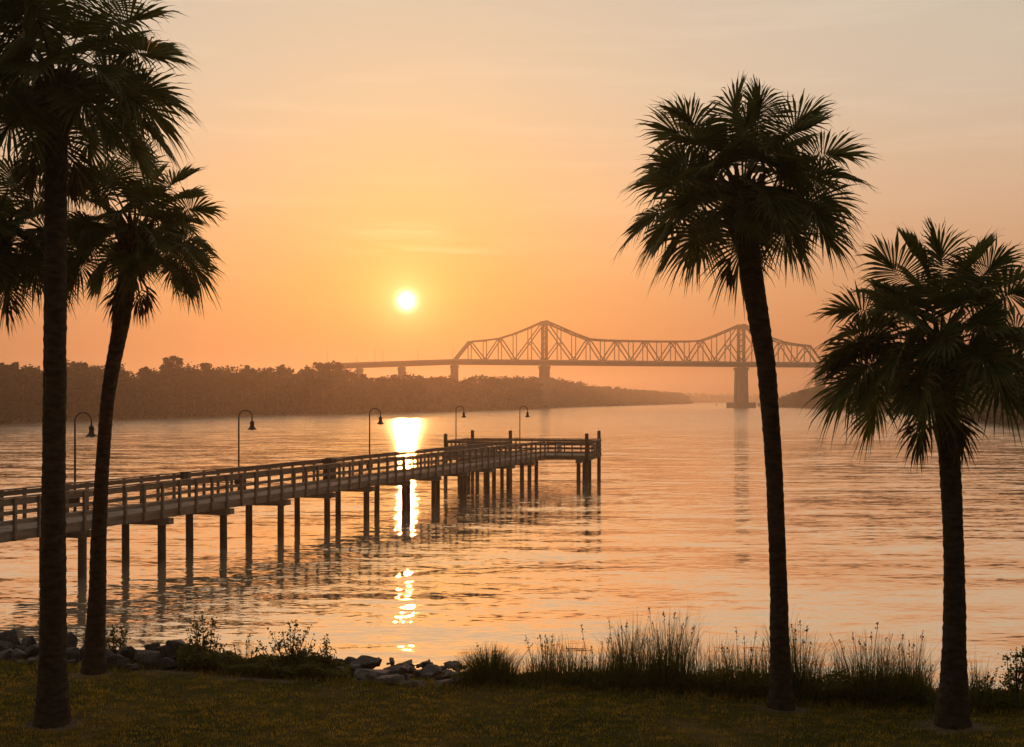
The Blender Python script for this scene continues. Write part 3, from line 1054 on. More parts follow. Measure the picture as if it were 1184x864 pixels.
# cross bracing over the road
cbm = BMB()
for n in range(-5, 20):
    cbm.bar(bpt(n, 0, TOPH[n] - 0.6), bpt(n, 1, TOPH[n] - 0.6), 0.35, 0.5)
    if n < 19:
        cbm.bar(bpt(n, 0, TOPH[n]), bpt(n + 1, 1, TOPH[n + 1]), 0.25, 0.25)
        cbm.bar(bpt(n, 1, TOPH[n]), bpt(n + 1, 0, TOPH[n + 1]), 0.25, 0.25)
cbm.build('sway_bracing', M['steel'], bridge)
for n in (0, 14):
    lb = BMB()
    z = 6.5
    while z < 26:
        lb.bar(bpt(n, 0, z), bpt(n, 1, z + 4.2), 0.45, 0.5)
        lb.bar(bpt(n, 1, z), bpt(n, 0, z + 4.2), 0.45, 0.5)
        lb.bar(bpt(n, 0, z), bpt(n, 1, z), 0.45, 0.5)
        z += 4.2
    lb.build('tower_lattice', M['steel'], bridge)
# road deck: main part, then approaches that fall away on both sides
APP = 260.0


def road(tt, q, dz):
    """Point of the road tt metres right of the first tower."""
    L0, L1 = -6 * PANEL, 20 * PANEL
    z = ZB
    if tt < L0:
        z -= (L0 - tt) * 0.042
    if tt > L1:
        z -= (tt - L1) * 0.042
    return T1 + BD * tt + BN * q + UP * (z + dz)


rb = BMB()
stations = [-6 * PANEL - 92, -6 * PANEL - 60, -6 * PANEL - 20, -6 * PANEL, 0, 7 * PANEL, 14 * PANEL, 20 * PANEL, 20 * PANEL + 60, 20 * PANEL + APP]
for a, b in zip(stations, stations[1:]):
    rb.bar(road(a, 0, -0.25), road(b, 0, -0.25), BWID + 2.6, 0.5)
    for q in (-BWID / 2, BWID / 2):
        rb.bar(road(a, q, -1.65), road(b, q, -1.65), 0.7, 2.3)
rb.build('road_deck', M['steel'], bridge)
for q in (-BWID / 2 - 1.15, BWID / 2 + 1.15):
    pr = BMB()
    for a, b in zip(stations, stations[1:]):
        pr.bar(road(a, q, 0.5), road(b, q, 0.5), 0.25, 0.95)
    pr.build('parapet', M['concrete'], bridge)


def bridge_pier(tt, w_, dtop, base_w, base_h, zb=-3.0):
    c = road(tt, 0, 0)
    zt = c.z - 2.85
    pm = BMB()
    for q in (-3.1, 3.1):
        n = 6
        for k in range(n):
            pass
        a = Vector((c.x, c.y, zb)) + BN * q
        b = Vector((c.x, c.y, zt - 2.4)) + BN * q
        # tapering shaft
        bw, tw = w_ * 0.62, w_ * 0.5
        vs = []
        for pnt, ww in ((a, bw), (b, tw)):
            for sx, sy in ((-1, -1), (1, -1), (1, 1), (-1, 1)):
                vs.append(pnt + BD * (sx * ww) + BN * (sy * 1.5))
        pm._add(vs, [(3, 2, 1, 0), (4, 5, 6, 7), (0, 1, 5, 4), (1, 2, 6, 5), (2, 3, 7, 6), (3, 0, 4, 7)])
    pm.frame_box((c.x, c.y, (zb + zt - 2.4) / 2), BD * (w_ * 0.36), BN * 1.55, UP * ((zt - 2.4 - zb) / 2 - 0.02))
    pm.frame_box((c.x, c.y, zt - 1.45), BD * (w_ * 0.60), BN * 5.0, UP * 0.95)
    for q in (-BWID / 2, BWID / 2):
        pm.frame_box(Vector((c.x, c.y, zt - 0.05)) + BN * q, BD * 1.0, BN * 0.8, UP * 0.44)
    o = pm.build('pier', M['concrete'], bridge)
    if base_w:
        fb = BMB()
        fb.frame_box((c.x, c.y, base_h / 2 - 1.5), BD * (base_w / 2), BN * 8.2, UP * (base_h / 2 + 1.5))
        fb.build('footing', M['concrete'], o)
    return o


bridge_pier(0, 5.0, 0, 10.0, 2.2)
bridge_pier(14 * PANEL, 6.4, 0, 16.2, 3.9)
for tt in (-6 * PANEL, -6 * PANEL - 37, -6 * PANEL - 66, -6 * PANEL - 90, 20 * PANEL, 20 * PANEL + 40, 20 * PANEL + 80):
    bridge_pier(tt, 3.4, 0, 0, 0)

# light poles on the bridge approach
def road_t(x):
    lo, hi = -6 * PANEL - APP, 3 * PANEL
    for _ in range(60):
        m_ = (lo + hi) / 2
        p = road(m_, 0, 0)
        if CX + p.x / p.y * F_PX < x:
            lo = m_
        else:
            hi = m_
    return lo


LP = [(380, 9.5, 1, 'thin street light on the bridge approach above the spreading skyline tree'),
      (414, 6.0, 1, 'short street light at the far left of the visible bridge approach'),
      (435, 9.5, 1, 'left one of the close pair of street lights on the bridge approach'),
      (441, 9.0, -1, 'right one of the close pair of street lights on the bridge approach'),
      (485, 9.5, 1, 'lone street light on the bridge approach just right of the sun'),
      (521.5, 9.5, -1, 'street light standing where the bridge truss begins'),
      (539, 5.2, -1, 'short street light inside the first panel of the bridge truss')]
lp0 = None
for x, h, sd, lab in LP:
    q = sd * (BWID / 2 + 0.85)
    p = road(road_t(x), q, 0.0)
    if lp0 is None:
        lp0 = root = empty('street_light', p)
        mb = MB()
        mb.tube([(0, 0, 0), (0, 0, 0.95), (0, 0, 1.0)], [0.16, 0.13, 0.10], 8)
        mb.build('pole_base', M['iron'], root)
        mb = MB()
        mb.tube([(0, 0, 0.0), (0, 0, 9.5)], [0.12, 0.08], 8)
        mb.build('pole', M['iron'], root)
        mb = MB()
        mb.tube([(0, 0, 9.4), (0, -0.5 , 9.7), (0, -1.4, 9.8)], 0.05, 6)
        mb.build('arm', M['iron'], root)
        mb = MB()
        mb.frame_box((0, -1.7, 9.78), (0.14, 0, 0), (0, 0.35, 0), (0, 0, 0.08))
        mb.build('lamp_head', M['iron'], root, bevel=0.03)
    else:
        root = lp0.copy()
        COL.objects.link(root)
        for ch in list(lp0.children):
            c = ch.copy()
            COL.objects.link(c)
            c.parent = root
    root.location = p
    root.scale = (1, sd, h / 9.5)
    tag(root, lab, 'street light', 'street lights on the bridge')

# buoy and mooring dolphin near the bridge
D = 1329.0
p = at(828.5, 469, D)
root = empty('channel_buoy', (p.x, D, 0))
tag(root, 'small dark channel buoy afloat left of the right bridge pier', 'buoy')
mb = MB()
mb.tube([(0, 0, -0.6), (0, 0, 0.0), (0, 0, 0.55), (0, 0, 0.6)], [0.7, 1.0, 1.0, 0.6], 14)
mb.build('float', M['iron'], root)
mb = MB()
for k in range(4):
    a = k * math.pi / 2 + 0.4
    mb.tube([(0.5 * math.cos(a), 0.5 * math.sin(a), 0.55), (0.15 * math.cos(a), 0.15 * math.sin(a), 1.7)], 0.07, 6)
mb.frame_box((0, 0, 1.45), (0.42, 0, 0), (0, 0.42, 0), (0, 0, 0.28))
mb.build('tower', M['iron'], root)
mb = MB()
mb.tube([(0, 0, 1.7), (0, 0, 2.0), (0, 0, 2.05)], [0.14, 0.12, 0.05], 8)
mb.build('lantern', M['glass'], root)

D = 1080.0
p = at(882, 470, D)
root = empty('mooring_dolphin', (p.x, D, 0))
tag(root, 'low concrete mooring platform standing in the water right of the bridge pier', 'mooring platform')
mb = MB()
mb.frame_box((0, 0, 2.3), (4.6, 0, 0), (0, 2.6, 0), (0, 0, 0.75))
mb.build('slab', M['concrete'], root, bevel=0.08)
for i in (-1, 0, 1):
    for j in (-1, 1):
        mb = MB()
        mb.tube([(i * 3.4, j * 1.8, -2.5), (i * 3.4, j * 1.8, 1.56)], 0.62, 10)
        mb.build('pile', M['concrete'], root)
mb = MB()
mb.tube([(-2.5, 0, 3.04), (-2.5, 0, 3.5), (-2.5, 0, 3.52)], [0.25, 0.3, 0.1], 8)
mb.tube([(2.5, 0, 3.04), (2.5, 0, 3.5), (2.5, 0, 3.52)], [0.25, 0.3, 0.1], 8)
mb.build('bollards', M['iron'], root)

# ------------------------------------------------------------------ cabbage palms
def nrmz(v):
    return v / max(1e-9, np.linalg.norm(v))


def fan_leaf(c, az, el, Lp, Rb, r, half=2.55, K=27, droopk=0.32, fold=0.28):
    """One costapalmate fan: petiole plus split segments. Returns verts, quads."""
    d = np.array([math.cos(el) * math.cos(az), math.cos(el) * math.sin(az), math.sin(el)])
    start = c + np.array([math.cos(az), math.sin(az), 0]) * 0.07 + np.array([0, 0, 0.12 * math.sin(el)])
    g = np.array([0, 0, -1.0])
    sag = 0.16 * Lp * math.cos(el)
    V, Fq = [], []
    T = nrmz(d + g * 2 * sag / Lp)
    up = np.array([0, 0, 1.0])
    Sx = np.cross(T, up)
    Sx = nrmz(Sx) if np.linalg.norm(Sx) > 0.15 else nrmz(np.array([-math.sin(az), math.cos(az), 0.0]))
    Nn = np.cross(Sx, T)
    roll = float(np.clip(r.normal(0, 0.55), -1.1, 1.1))
    Sx, Nn = Sx * math.cos(roll) + Nn * math.sin(roll), Nn * math.cos(roll) - Sx * math.sin(roll)
    # petiole: thin square-ish stalk
    pts = [start + d * Lp * t + g * sag * t * t for t in np.linspace(0, 1, 6)]
    for i, p in enumerate(pts):
        w = 0.020 - 0.009 * i / 5
        V += [p - Sx * w, p + Nn * w * 0.6, p + Sx * w, p - Nn * w * 0.6]
    for i in range(5):
        for k in range(4):
            Fq.append((4 * i + k, 4 * i + (k + 1) % 4, 4 * i + 4 + (k + 1) % 4, 4 * i + 4 + k))
    e = pts[-1]
    Lc = 0.55 * Rb
    stations = np.array([0, 0.28, 0.55, 0.72, 0.88, 1.0])
    dth = half / K
    for k in range(-K, K + 1):
        a = k / K
        th = a * half + r.normal(0, 0.012)
        u = (1 - abs(a)) ** 0.9
        curve = 0.30
        root = e + T * (Lc * u * (1 - 0.12 * u)) - Nn * (curve * Lc * u * u)
        Tu = nrmz(T - Nn * (1.1 * curve * u))
        dr = nrmz(Tu * math.cos(th) + Sx * math.sin(th) + Nn * fold * abs(math.sin(th)))
        wd = nrmz(np.cross(Nn, dr))
        L = Rb * (1.0 - 0.26 * a * a - 0.30 * u) * r.uniform(0.80, 1.12)
        dk_ = droopk * r.uniform(0.7, 1.3)
        tw = r.normal(0, 0.10)
        b = len(V)
        for s_ in stations:
            p = root + dr * (L * s_) + g * (dk_ * L * s_ ** 2.4) + g * (0.22 * L * max(0, s_ - 0.62) ** 1.5 * r.uniform(0.2, 3.2)) + wd * (tw * L * max(0, s_ - 0.45))
            if s_ <= 0.56:
                w = L * s_ * dth * 0.40 + 0.003
                pl = 0.012 * (1 if k % 2 else -1)
            else:
                w = (L * 0.55 * dth * 0.38 + 0.003) * max(0.0, (1 - s_) / 0.45) ** 1.1 + 0.0010
                pl = 0.0
            V += [p - wd * w + Nn * pl, p + wd * w - Nn * pl]
        for i in range(len(stations) - 1):
            Fq.append((b + 2 * i, b + 2 * i + 1, b + 2 * i + 3, b + 2 * i + 2))
    return V, Fq


def palm(label, trace, D, crown_px, crown_r, seed, nleaf=46, skirt=True, dead=5, base_flare=1.45, fans=None):
    """trace: (x, y, half width) pixels from the ground up; crown_px: heart of the crown."""
    r = np.random.default_rng(seed)
    random.seed(seed)
    bx_, by_ = trace[0][0], trace[0][1]
    base = at(bx_, by_, D)
    base.z = float(ground(base.x, base.y))
    root = empty('cabbage_palm', base)
    tag(root, label, 'palm tree', 'tall palms on the lawn')
    # trunk
    P = [at(x, y, D) for x, y, w in trace]
    P[0].z = base.z
    Wd = [w / F_PX * D for x, y, w in trace]
    zs = np.array([p.z for p in P])
    top = at(crown_px[0], crown_px[1], D)
    n = int((top.z - base.z) / 0.045)
    zz = np.linspace(base.z - 0.25, top.z - 0.05, n)
    xs = np.interp(zz, np.append(zs, top.z), [p.x for p in P] + [top.x])
    ws = np.interp(zz, np.append(zs, top.z), Wd + [Wd[-1] * 0.95])
    # soften the corners of the traced line
    ker = np.hanning(19)
    ker /= ker.sum()
    xs = np.convolve(np.pad(xs, 9, 'edge'), ker, 'valid')
    ws = np.convolve(np.pad(ws, 9, 'edge'), ker, 'valid')
    yb = [0.05 * math.sin(z * 0.8 + seed) for z in zz]
    nk = 30
    V, Fq = [], []
    for i in range(n):
        h_ = zz[i] - base.z
        ring = 1 + (0.026 if i % 3 == 0 else -0.012) + r.normal(0, 0.008)
        fl = 1.0 + 0.10 * math.exp(-max(h_, 0) / 0.10)
        for k in range(nk):
            a = 2 * math.pi * k / nk
            lump = 1 + 0.05 * mnoise.noise(Vector((math.cos(a) * 2, math.sin(a) * 2, zz[i] * 2.2 + seed))) + 0.06 * math.exp(-max(h_, 0) / 0.22) * mnoise.noise(Vector((math.cos(a) * 4, math.sin(a) * 4, zz[i] * 6)))
            lump += r.normal(0, 0.014)
            rr = ws[i] * ring * fl * lump
            V.append((xs[i] + rr * math.cos(a) - base.x, yb[i] - yb[0] + rr * math.sin(a), zz[i] - base.z))
    for i in range(n - 1):
        for k in range(nk):
            k2 = (k + 1) % nk
            Fq.append((i * nk + k, i * nk + k2, (i + 1) * nk + k2, (i + 1) * nk + k))
    link('trunk', np_mesh('trunk', V, Fq, True), M['bark'], root)
    c = np.array([top.x - base.x, yb[-1] - yb[0], top.z - base.z])
    # old leaf bases wrapping the top of the trunk
    V, Fq = [], []
    tw = Wd[-1]
    for k in range(64):
        a = k * 2.399
        h0 = -0.62 + 0.62 * (k / 64)
        rad = tw * (1.0 + 0.25 * (k / 64))
        out = np.array([math.cos(a), math.sin(a), 0])
        sd = np.array([-math.sin(a), math.cos(a), 0])
        p0 = c + out * rad * 0.85 + np.array([0, 0, h0])
        p1 = c + out * (rad + 0.05) + np.array([0, 0, h0 + 0.15])
        p2 = c + out * (rad + 0.10 + 0.04 * r.random()) + np.array([0, 0, h0 + 0.27 + 0.08 * r.random()])
        w0 = 0.055
        b = len(V)
        for p, w in ((p0, w0), (p1, w0 * 0.8), (p2, w0 * 0.4)):
            V += [p - sd * w, p - out * 0.025, p + sd * w, p + out * 0.02]
        for i in range(2):
            for q in range(4):
                Fq.append((b + 4 * i + q, b + 4 * i + (q + 1) % 4, b + 4 * i + 4 + (q + 1) % 4, b + 4 * i + 4 + q))
    link('leaf_bases', np_mesh('leaf_bases', V, Fq), M['boot'], root)
    # crown
    V, Fq, nb = [], [], 0
    for i in range(nleaf):
        u = (i + 0.5) / nleaf
        az = i * 2.39996 + r.normal(0, 0.15) + seed
        el = math.asin(0.975 - 1.42 * u ** 1.02) + r.normal(0, 0.07)
        young = max(0.0, 1 - u * 5)
        Lp = crown_r * 0.54 * r.uniform(0.84, 1.14) * (1 - 0.16 * u)
        Rb = crown_r * 0.51 * r.uniform(0.90, 1.10)
        v, f = fan_leaf(c, az, el, Lp, Rb, r, half=2.6 - 0.8 * young, droopk=0.13 + 0.20 * u * u, fold=0.34 - 0.2 * u)
        V += v
        Fq += [tuple(q + nb for q in ff) for ff in f]
        nb += len(v)
    # spear leaves still folded at the heart
    link('crown', np_mesh('crown', V, Fq), M['frond'], root)
    # dry fronds hanging against the trunk
    for i in range(dead):
        az = r.uniform(0, 2 * math.pi) if i > 1 else (math.pi + 0.2 if i == 0 else -0.2)
        v, f = fan_leaf(c + np.array([0, 0, -0.30 - 0.1 * r.random()]), az, math.radians(-66 + r.normal(0, 6)), crown_r * 0.26, crown_r * 0.30, r, half=0.9, K=6, droopk=0.30, fold=0.5)
        link('dry_frond', np_mesh('dry_frond', v, f), M['dead'], root)
    return root


palm('largest palm, thick straight trunk at the left, its crown cut by the photo top',
     [(61, 832, 20.5), (61.5, 800, 17.5), (61.5, 760, 15.5), (61.5, 700, 14.5), (60, 540, 13), (60.5, 400, 12.8), (62.5, 260, 12.5), (64, 190, 12.5)], 15.2, (66, 98), 1.60, 3, nleaf=46)
palm('smaller palm with a trunk leaning right, standing just behind the largest palm',
     [(108, 778, 14.2), (108.5, 750, 12), (111, 698, 10), (112.5, 621, 8.8), (117, 539, 7.7), (123.5, 465, 7.6), (131, 420, 8.6), (140, 380, 9.5), (147, 330, 11)], 18.0, (156, 272), 1.26, 5, nleaf=38, dead=7)
palm('tall palm right of the middle whose trunk leans left across the bridge',
     [(903.5, 821, 15.5), (902.5, 795, 13), (901, 740, 11), (899.5, 660, 9.8), (896.5, 560, 9.6), (893, 498, 10), (887, 417, 11), (878, 366, 12.5), (866, 288, 13)], 16.0, (860, 224), 1.50, 9, nleaf=46, dead=1)
palm('shorter palm at the right edge with a wide low crown',
     [(1101, 834, 20), (1101.5, 800, 16), (1102, 740, 13), (1101.5, 660, 11.5), (1099, 580, 11.5), (1095, 498, 13)], 15.2, (1087, 402), 1.52, 27, nleaf=44, dead=6)
palm('palm at the far left edge showing only its right fronds behind the largest palm',
     [(-66, 800, 17), (-63, 760, 13), (-55, 640, 10.5), (-36, 480, 10), (-22, 360, 10.5)], 17.0, (-12, 276), 1.30, 21, nleaf=40)

# ------------------------------------------------------------------ rocks along the bank
def hull_stone(bm, rr, scale=(1, 1, 1), at_=(0, 0, 0), npts=13, detail=2):
    """Adds one broken angular stone to bm."""
    import bmesh
    pts = []
    for _ in range(npts):
        p = Vector([rr.uniform(-1, 1) for _ in range(3)])
        m_ = max(abs(c) for c in p)
        p = p / m_ * rr.uniform(0.78, 1.0)
        p = p * (0.62 + 0.38 / max(0.75, p.length))
        pts.append(p)
    tmp = bmesh.new()
    vs = [tmp.verts.new(p) for p in pts]
    res = bmesh.ops.convex_hull(tmp, input=vs)
    bmesh.ops.delete(tmp, geom=list({g for g in res['geom_interior'] + res['geom_unused'] if isinstance(g, bmesh.types.BMVert)}), context='VERTS')
    bmesh.ops.dissolve_limit(tmp, angle_limit=0.22, verts=tmp.verts[:], edges=tmp.edges[:])
    bmesh.ops.bevel(tmp, geom=tmp.edges[:], offset=0.07, segments=1, affect='EDGES', clamp_overlap=True)
    bmesh.ops.triangulate(tmp, faces=tmp.faces[:])
    if detail:
        bmesh.ops.subdivide_edges(tmp, edges=tmp.edges[:], cuts=detail, use_grid_fill=True)
    off = Vector((rr.uniform(-9, 9), rr.uniform(-9, 9), rr.uniform(-9, 9)))
    mp_ = {}
    for v in tmp.verts:
        p = v.co * (1 + 0.05 * mnoise.noise(v.co * 3 + off) + 0.035 * mnoise.noise(v.co * 8 + off))
        mp_[v] = bm.verts.new(Vector(at_) + Vector((p.x * scale[0], p.y * scale[1], p.z * scale[2])))
    for f in tmp.faces:
        try:
            bm.faces.new([mp_[v] for v in f.verts])
        except ValueError:
            pass
    tmp.free()


def rock_mesh(seed, flat, sharp):
    import bmesh
    bm = bmesh.new()
    hull_stone(bm, random.Random(seed), npts=11 + seed % 5)
    bmesh.ops.recalc_face_normals(bm, faces=bm.faces[:])
    me = bpy.data.meshes.new('rock')
    bm.to_mesh(me)
    bm.free()
    return me


# x, y centre, width, height in photo pixels, metres past the lawn edge, stone, label
ROCKS = [
    (10, 738, 30, 24, 0.85, 'rock', 'large dark rounded rock at the far left top of the rock pile'),
    (36, 740, 28, 18, 0.80, 'rock', 'dark wedge-shaped rock against the left side of the largest palm trunk'),
    (7, 759, 20, 18, 0.28, 'rock_pale', 'pale rounded rock in the lowest row at the far left edge'),
    (23, 757, 17, 13, 0.30, 'rock_pale', 'pale slab rock left of the largest palm, above a small pale stone'),
    (22, 767.5, 13, 7, 0.10, 'rock_pale', 'smallest pale stone set at the grass edge left of the largest palm'),
    (38, 752, 25, 15, 0.45, 'rock', 'grey blocky rock touching the left side of the largest palm trunk'),
    (38, 765, 15, 10, 0.12, 'rock', 'low grey stone at the grass edge beside the largest palm trunk'),
    (2, 748, 20, 14, 0.55, 'rock', 'dark rock beneath the large rounded rock at the far left'),
    (24, 748, 24, 10, 0.55, 'rock', 'flat ledge-like rock between the large rounded rock and the dark wedge'),
    (80, 741, 15, 22, 0.70, 'rock', 'tall dark rock just right of the largest palm trunk'),
    (84, 756, 22, 15, 0.35, 'rock', 'broad grey rock low between the two left palm trunks'),
    (95, 751, 14, 13, 0.62, 'rock', 'dark rock touching the left side of the leaning palm trunk'),
    (127, 754, 18, 9, 0.55, 'rock', 'flat rock under the small leafy shrub right of the leaning palm'),
    (131, 762, 24, 13, 0.25, 'rock', 'low grey rock just right of the leaning palm base'),
    (152, 753, 31, 16, 0.55, 'rock', 'long smooth grey rock in the middle of the pile right of the leaning palm'),
    (174, 748, 19, 13, 0.95, 'rock', 'dark round rock on top behind the pale wedge rock'),
    (171, 760, 30, 20, 0.25, 'rock_pale', 'pale wedge-shaped rock standing out at the grass edge'),
    (143, 765, 14, 9, 0.10, 'rock', 'small stone in the grass left of the pale wedge rock'),
    (190, 752, 17, 13, 0.70, 'rock', 'grey rock between the pale wedge rock and the big dark rock'),
    (207, 748, 32, 18, 0.85, 'rock', 'big dark rock half covered by the left leafy shrub'),
    (196, 764, 18, 10, 0.20, 'rock', 'low rock at the grass edge below the left leafy shrub'),
    (421, 767, 32, 19, 0.95, 'rock', 'dark peaked rock highest in the gap between the shrubs'),
    (410, 776, 24, 11, 0.55, 'rock_brown', 'flat brown rock below the left side of the dark peaked rock'),
    (430, 780, 40, 14, 0.40, 'rock_pale', 'long pale slab below the dark peaked rock'),
    (461, 776, 38, 15, 0.95, 'rock_brown', 'brown low-domed rock directly beneath the sun glitter'),
    (495, 777, 33, 16, 0.80, 'rock', 'dark rounded boulder just right of the sun glitter'),
    (521, 783, 27, 15, 0.70, 'rock_brown', 'brown rounded rock next to the bushy grass tuft'),
    (416, 790, 22, 9, 0.12, 'rock_pale', 'small pale stone at the left end of the middle rock row'),
    (449, 788, 38, 13, 0.15, 'rock_pale', 'broad pale rough rock at the grass edge below the sun glitter'),
    (476, 790, 32, 10, 0.12, 'rock_pale', 'flat pale rock at the grass edge right of the broad rough one'),
    (513, 791, 26, 9, 0.12, 'rock_pale', 'low pale stone at the grass edge below the brown rounded rock'),
    (392, 775, 20, 14, 0.55, 'rock', 'dark rock at the right foot of the dark low shrubs'),
]
for i, (x, y, w, h, off, mat, lab) in enumerate(ROCKS):
    D = 18.0
    for _ in range(6):
        D = float(edge((x - CX) / F_PX * D)) + off
    p = at(x, y, D)
    me = rock_mesh(100 + i, 0.7, (i * 37 % 10) / 10)
    me.materials.append(M[mat])
    rw, rh = w / F_PX * D / 2 * 1.18, h / F_PX * D / 2 * 1.22
    gz = float(ground(p.x, D))
    zc = p.z
    top = zc + rh / 1.1
    if zc - rh > gz - 0.05:                             # reach down into the bank
        low = gz - 0.06
        rh = (top - low) / 2
        zc = (top + low) / 2
    o = link('rock', me, None, None, (p.x, D, zc))
    o.scale = (rw, max(rw * 0.75, 0.12), rh)
    o.rotation_euler = (0, (0.12 if i % 2 else -0.12), 0)
    tag(o, lab, 'rock', 'rocks along the bank')

# broken stone filling the gaps of the pile
import bmesh
bm = bmesh.new()
rr = random.Random(77)
for k in range(230):
    x = rr.uniform(-25, 222) if rr.random() < 0.62 else rr.uniform(383, 538)
    D = 18.0
    off = rr.uniform(0.05, 1.5)
    for _ in range(6):
        D = float(edge((x - CX) / F_PX * D)) + off
    X = (x - CX) / F_PX * D
    r_ = rr.uniform(0.035, 0.10)
    hull_stone(bm, rr, (r_ * rr.uniform(0.8, 1.4), r_ * rr.uniform(0.8, 1.2), r_ * rr.uniform(0.6, 1.0)), (X, D, float(ground(X, D)) + r_ * 0.35 + 0.06 * off), 10, 0)
bmesh.ops.recalc_face_normals(bm, faces=bm.faces[:])
me = bpy.data.meshes.new('rubble')
bm.to_mesh(me)
bm.free()
tag(link('rubble', me, M['rock']), 'small broken stone filling the gaps between the bank rocks', 'rubble', kind='stuff')

# ------------------------------------------------------------------ plants along the bank
def shrub(name, label, cat, x, yb, off, height_px, spread_px, nstem, leaf, seed, mat='shrub', group=None, stems_px=None, low=0.2, dens=46):
    """Leafy shrub. stems_px: list of (x tip, y tip) in photo pixels; otherwise spread at random."""
    global rng
    r = np.random.default_rng(seed)
    rng = r
    D = 17.0
    for _ in range(6):
        D = float(edge((x - CX) / F_PX * D)) + off
    p = at(x, yb, D)
    gz = float(ground(p.x, D))
    root = empty(name, (p.x, D, gz))
    tag(root, label, cat, group)
    sm = MB()
    C = []
    k_ = D / F_PX
    tips = stems_px or [(x + r.uniform(-.5, .5) * spread_px, yb - height_px * r.uniform(0.45, 1.0)) for _ in range(nstem)]
    for tx, ty in tips:
        tip = np.array([(tx - x) * k_, r.uniform(-.5, .5) * spread_px * k_ * 0.5, ZC - (ty - HY) * k_ - gz])
        b0 = np.array([tip[0] * 0.35 + r.normal(0, .03), tip[1] * 0.3, -0.02])
        pts = [b0 + (tip - b0) * t + np.array([0, 0, 0.08 * tip[2] * math.sin(t * math.pi)]) for t in np.linspace(0, 1, 6)]
        sm.tube(pts, [0.010, 0.009, 0.008, 0.006, 0.004, 0.002], 5, False)
        L = np.linalg.norm(tip - b0)
        nl = int(dens * L / 0.8)
        for _ in range(nl):
            t = r.uniform(low, 1.0) ** 0.85
            q = b0 + (tip - b0) * t + np.array([0, 0, 0.08 * tip[2] * math.sin(t * math.pi)])
            C.append(q + r.normal(0, 0.028 + 0.055 * (1 - t), 3))
        # side twigs
        for _ in range(int(3 + 4 * L)):
            t = r.uniform(max(low, .2), 0.9)
            q = b0 + (tip - b0) * t
            d = np.array([r.normal(0, 1), r.normal(0, 0.6), 0.9])
            d = d / np.linalg.norm(d) * r.uniform(0.08, 0.2) * (1.2 - t)
            sm.tube([q, q + d], [0.004, 0.0015], 4, False)
            for _ in range(int(dens * 0.16)):
                C.append(q + d * r.uniform(0.25, 1.05) + r.normal(0, 0.018, 3))
    C = np.array(C)
    sm.build('stems', M['stem'], root)
    v, f = leaf_quads(C, r.uniform(0.7, 1.3, len(C)) * leaf, 1.0)
    link('foliage', np_mesh('foliage', v, f), M[mat], root)
    return root


shrub('shrub', 'small leafy shrub rising behind the rocks right of the leaning palm', 'shrub', 133, 757, 0.8, 34, 34, 9, 0.042, 31, group='leafy shrubs on the bank',
      stems_px=[(128, 724), (124, 733), (139, 727), (144, 732), (133, 738), (121, 741), (141, 742), (130, 731)])
shrub('shrub', 'tall open leafy shrub standing left among the rocks and low green cover', 'shrub', 236, 772, 0.55, 60, 60, 12, 0.045, 32, group='leafy shrubs on the bank',
      stems_px=[(236, 709), (247, 715), (222, 718), (228, 728), (216, 733), (241, 733), (254, 734), (232, 720), (258, 745), (218, 745), (246, 740), (225, 745)])
shrub('shrub', 'wide twiggy shrub with upright sprays above the dark low cover', 'shrub', 335, 777, 0.55, 60, 70, 14, 0.038, 33, group='leafy shrubs on the bank',
      stems_px=[(343, 716), (333, 722), (355, 726), (310, 731), (317, 735), (325, 731), (348, 733), (361, 738), (301, 738), (295, 747), (340, 738), (352, 745), (318, 748), (330, 741)])
shrub('shrub', 'narrow upright shrub right of the wide twiggy one', 'shrub', 377, 779, 0.5, 46, 20, 6, 0.036, 34, group='leafy shrubs on the bank',
      stems_px=[(379, 733), (374, 745), (383, 748), (371, 752), (387, 757), (378, 742)])
shrub('shrub', 'leafy shrub at the right photo edge beyond the right palm', 'shrub', 1172, 818, 0.5, 70, 50, 14, 0.042, 35, group='leafy shrubs on the bank',
      stems_px=[(1173, 749), (1168, 757), (1181, 747), (1190, 752), (1163, 779), (1176, 765), (1184, 760), (1158, 787), (1170, 775), (1198, 750), (1206, 760), (1155, 797), (1180, 778), (1165, 790)])
shrub('shrub', 'low loose shrub between the right palm and the shrub at the photo edge', 'shrub', 1138, 818, 0.4, 36, 40, 10, 0.034, 36, group='leafy shrubs on the bank',
      stems_px=[(1130, 785), (1141, 778), (1150, 788), (1125, 792), (1135, 797), (1146, 797), (1120, 800), (1154, 800)])


def cover(name, label, spans, mat, n, seed, size):
    """Low dense growth along the lawn's edge: spans are (x0, x1, top y at x0, top y at x1, ground y, offset)."""
    global rng
    rng = np.random.default_rng(seed)
    C = []
    tot = sum(s_[1] - s_[0] for s_ in spans)
    for x0, x1, y0, y1, off in spans:
        k = int(n * (x1 - x0) / tot)
        xs = rng.uniform(x0, x1, k)
        D = 17.0 + 0 * xs
        for _ in range(6):
            D = edge((xs - CX) / F_PX * D) + off
        off_r = rng.uniform(-0.05, 0.9, k)
        D = D + off_r
        X = (xs - CX) / F_PX * D
        gz = ground(X, D)
        top = ZC - (np.interp(xs, [x0, x1], [y0, y1]) - HY) / F_PX * D
        bumps = np.array([0.80 + 0.62 * mnoise.noise(Vector((x * 2.6, d * 2.0, seed))) for x, d in zip(X, D)])
        hh = np.maximum(top - gz, 0.05) * bumps * np.clip(0.55 + off_r * 0.9, 0.3, 1.0)
        C.append(np.stack([X, D, gz + hh * rng.random(k) ** 0.75], -1))
    C = np.concatenate(C)
    v, f = leaf_quads(C, rng.uniform(0.6, 1.4, len(C)) * size, 0.8)
    o = link(name, np_mesh(name, v, f), M[mat])
    tag(o, label, 'undergrowth', kind='stuff')
    return o


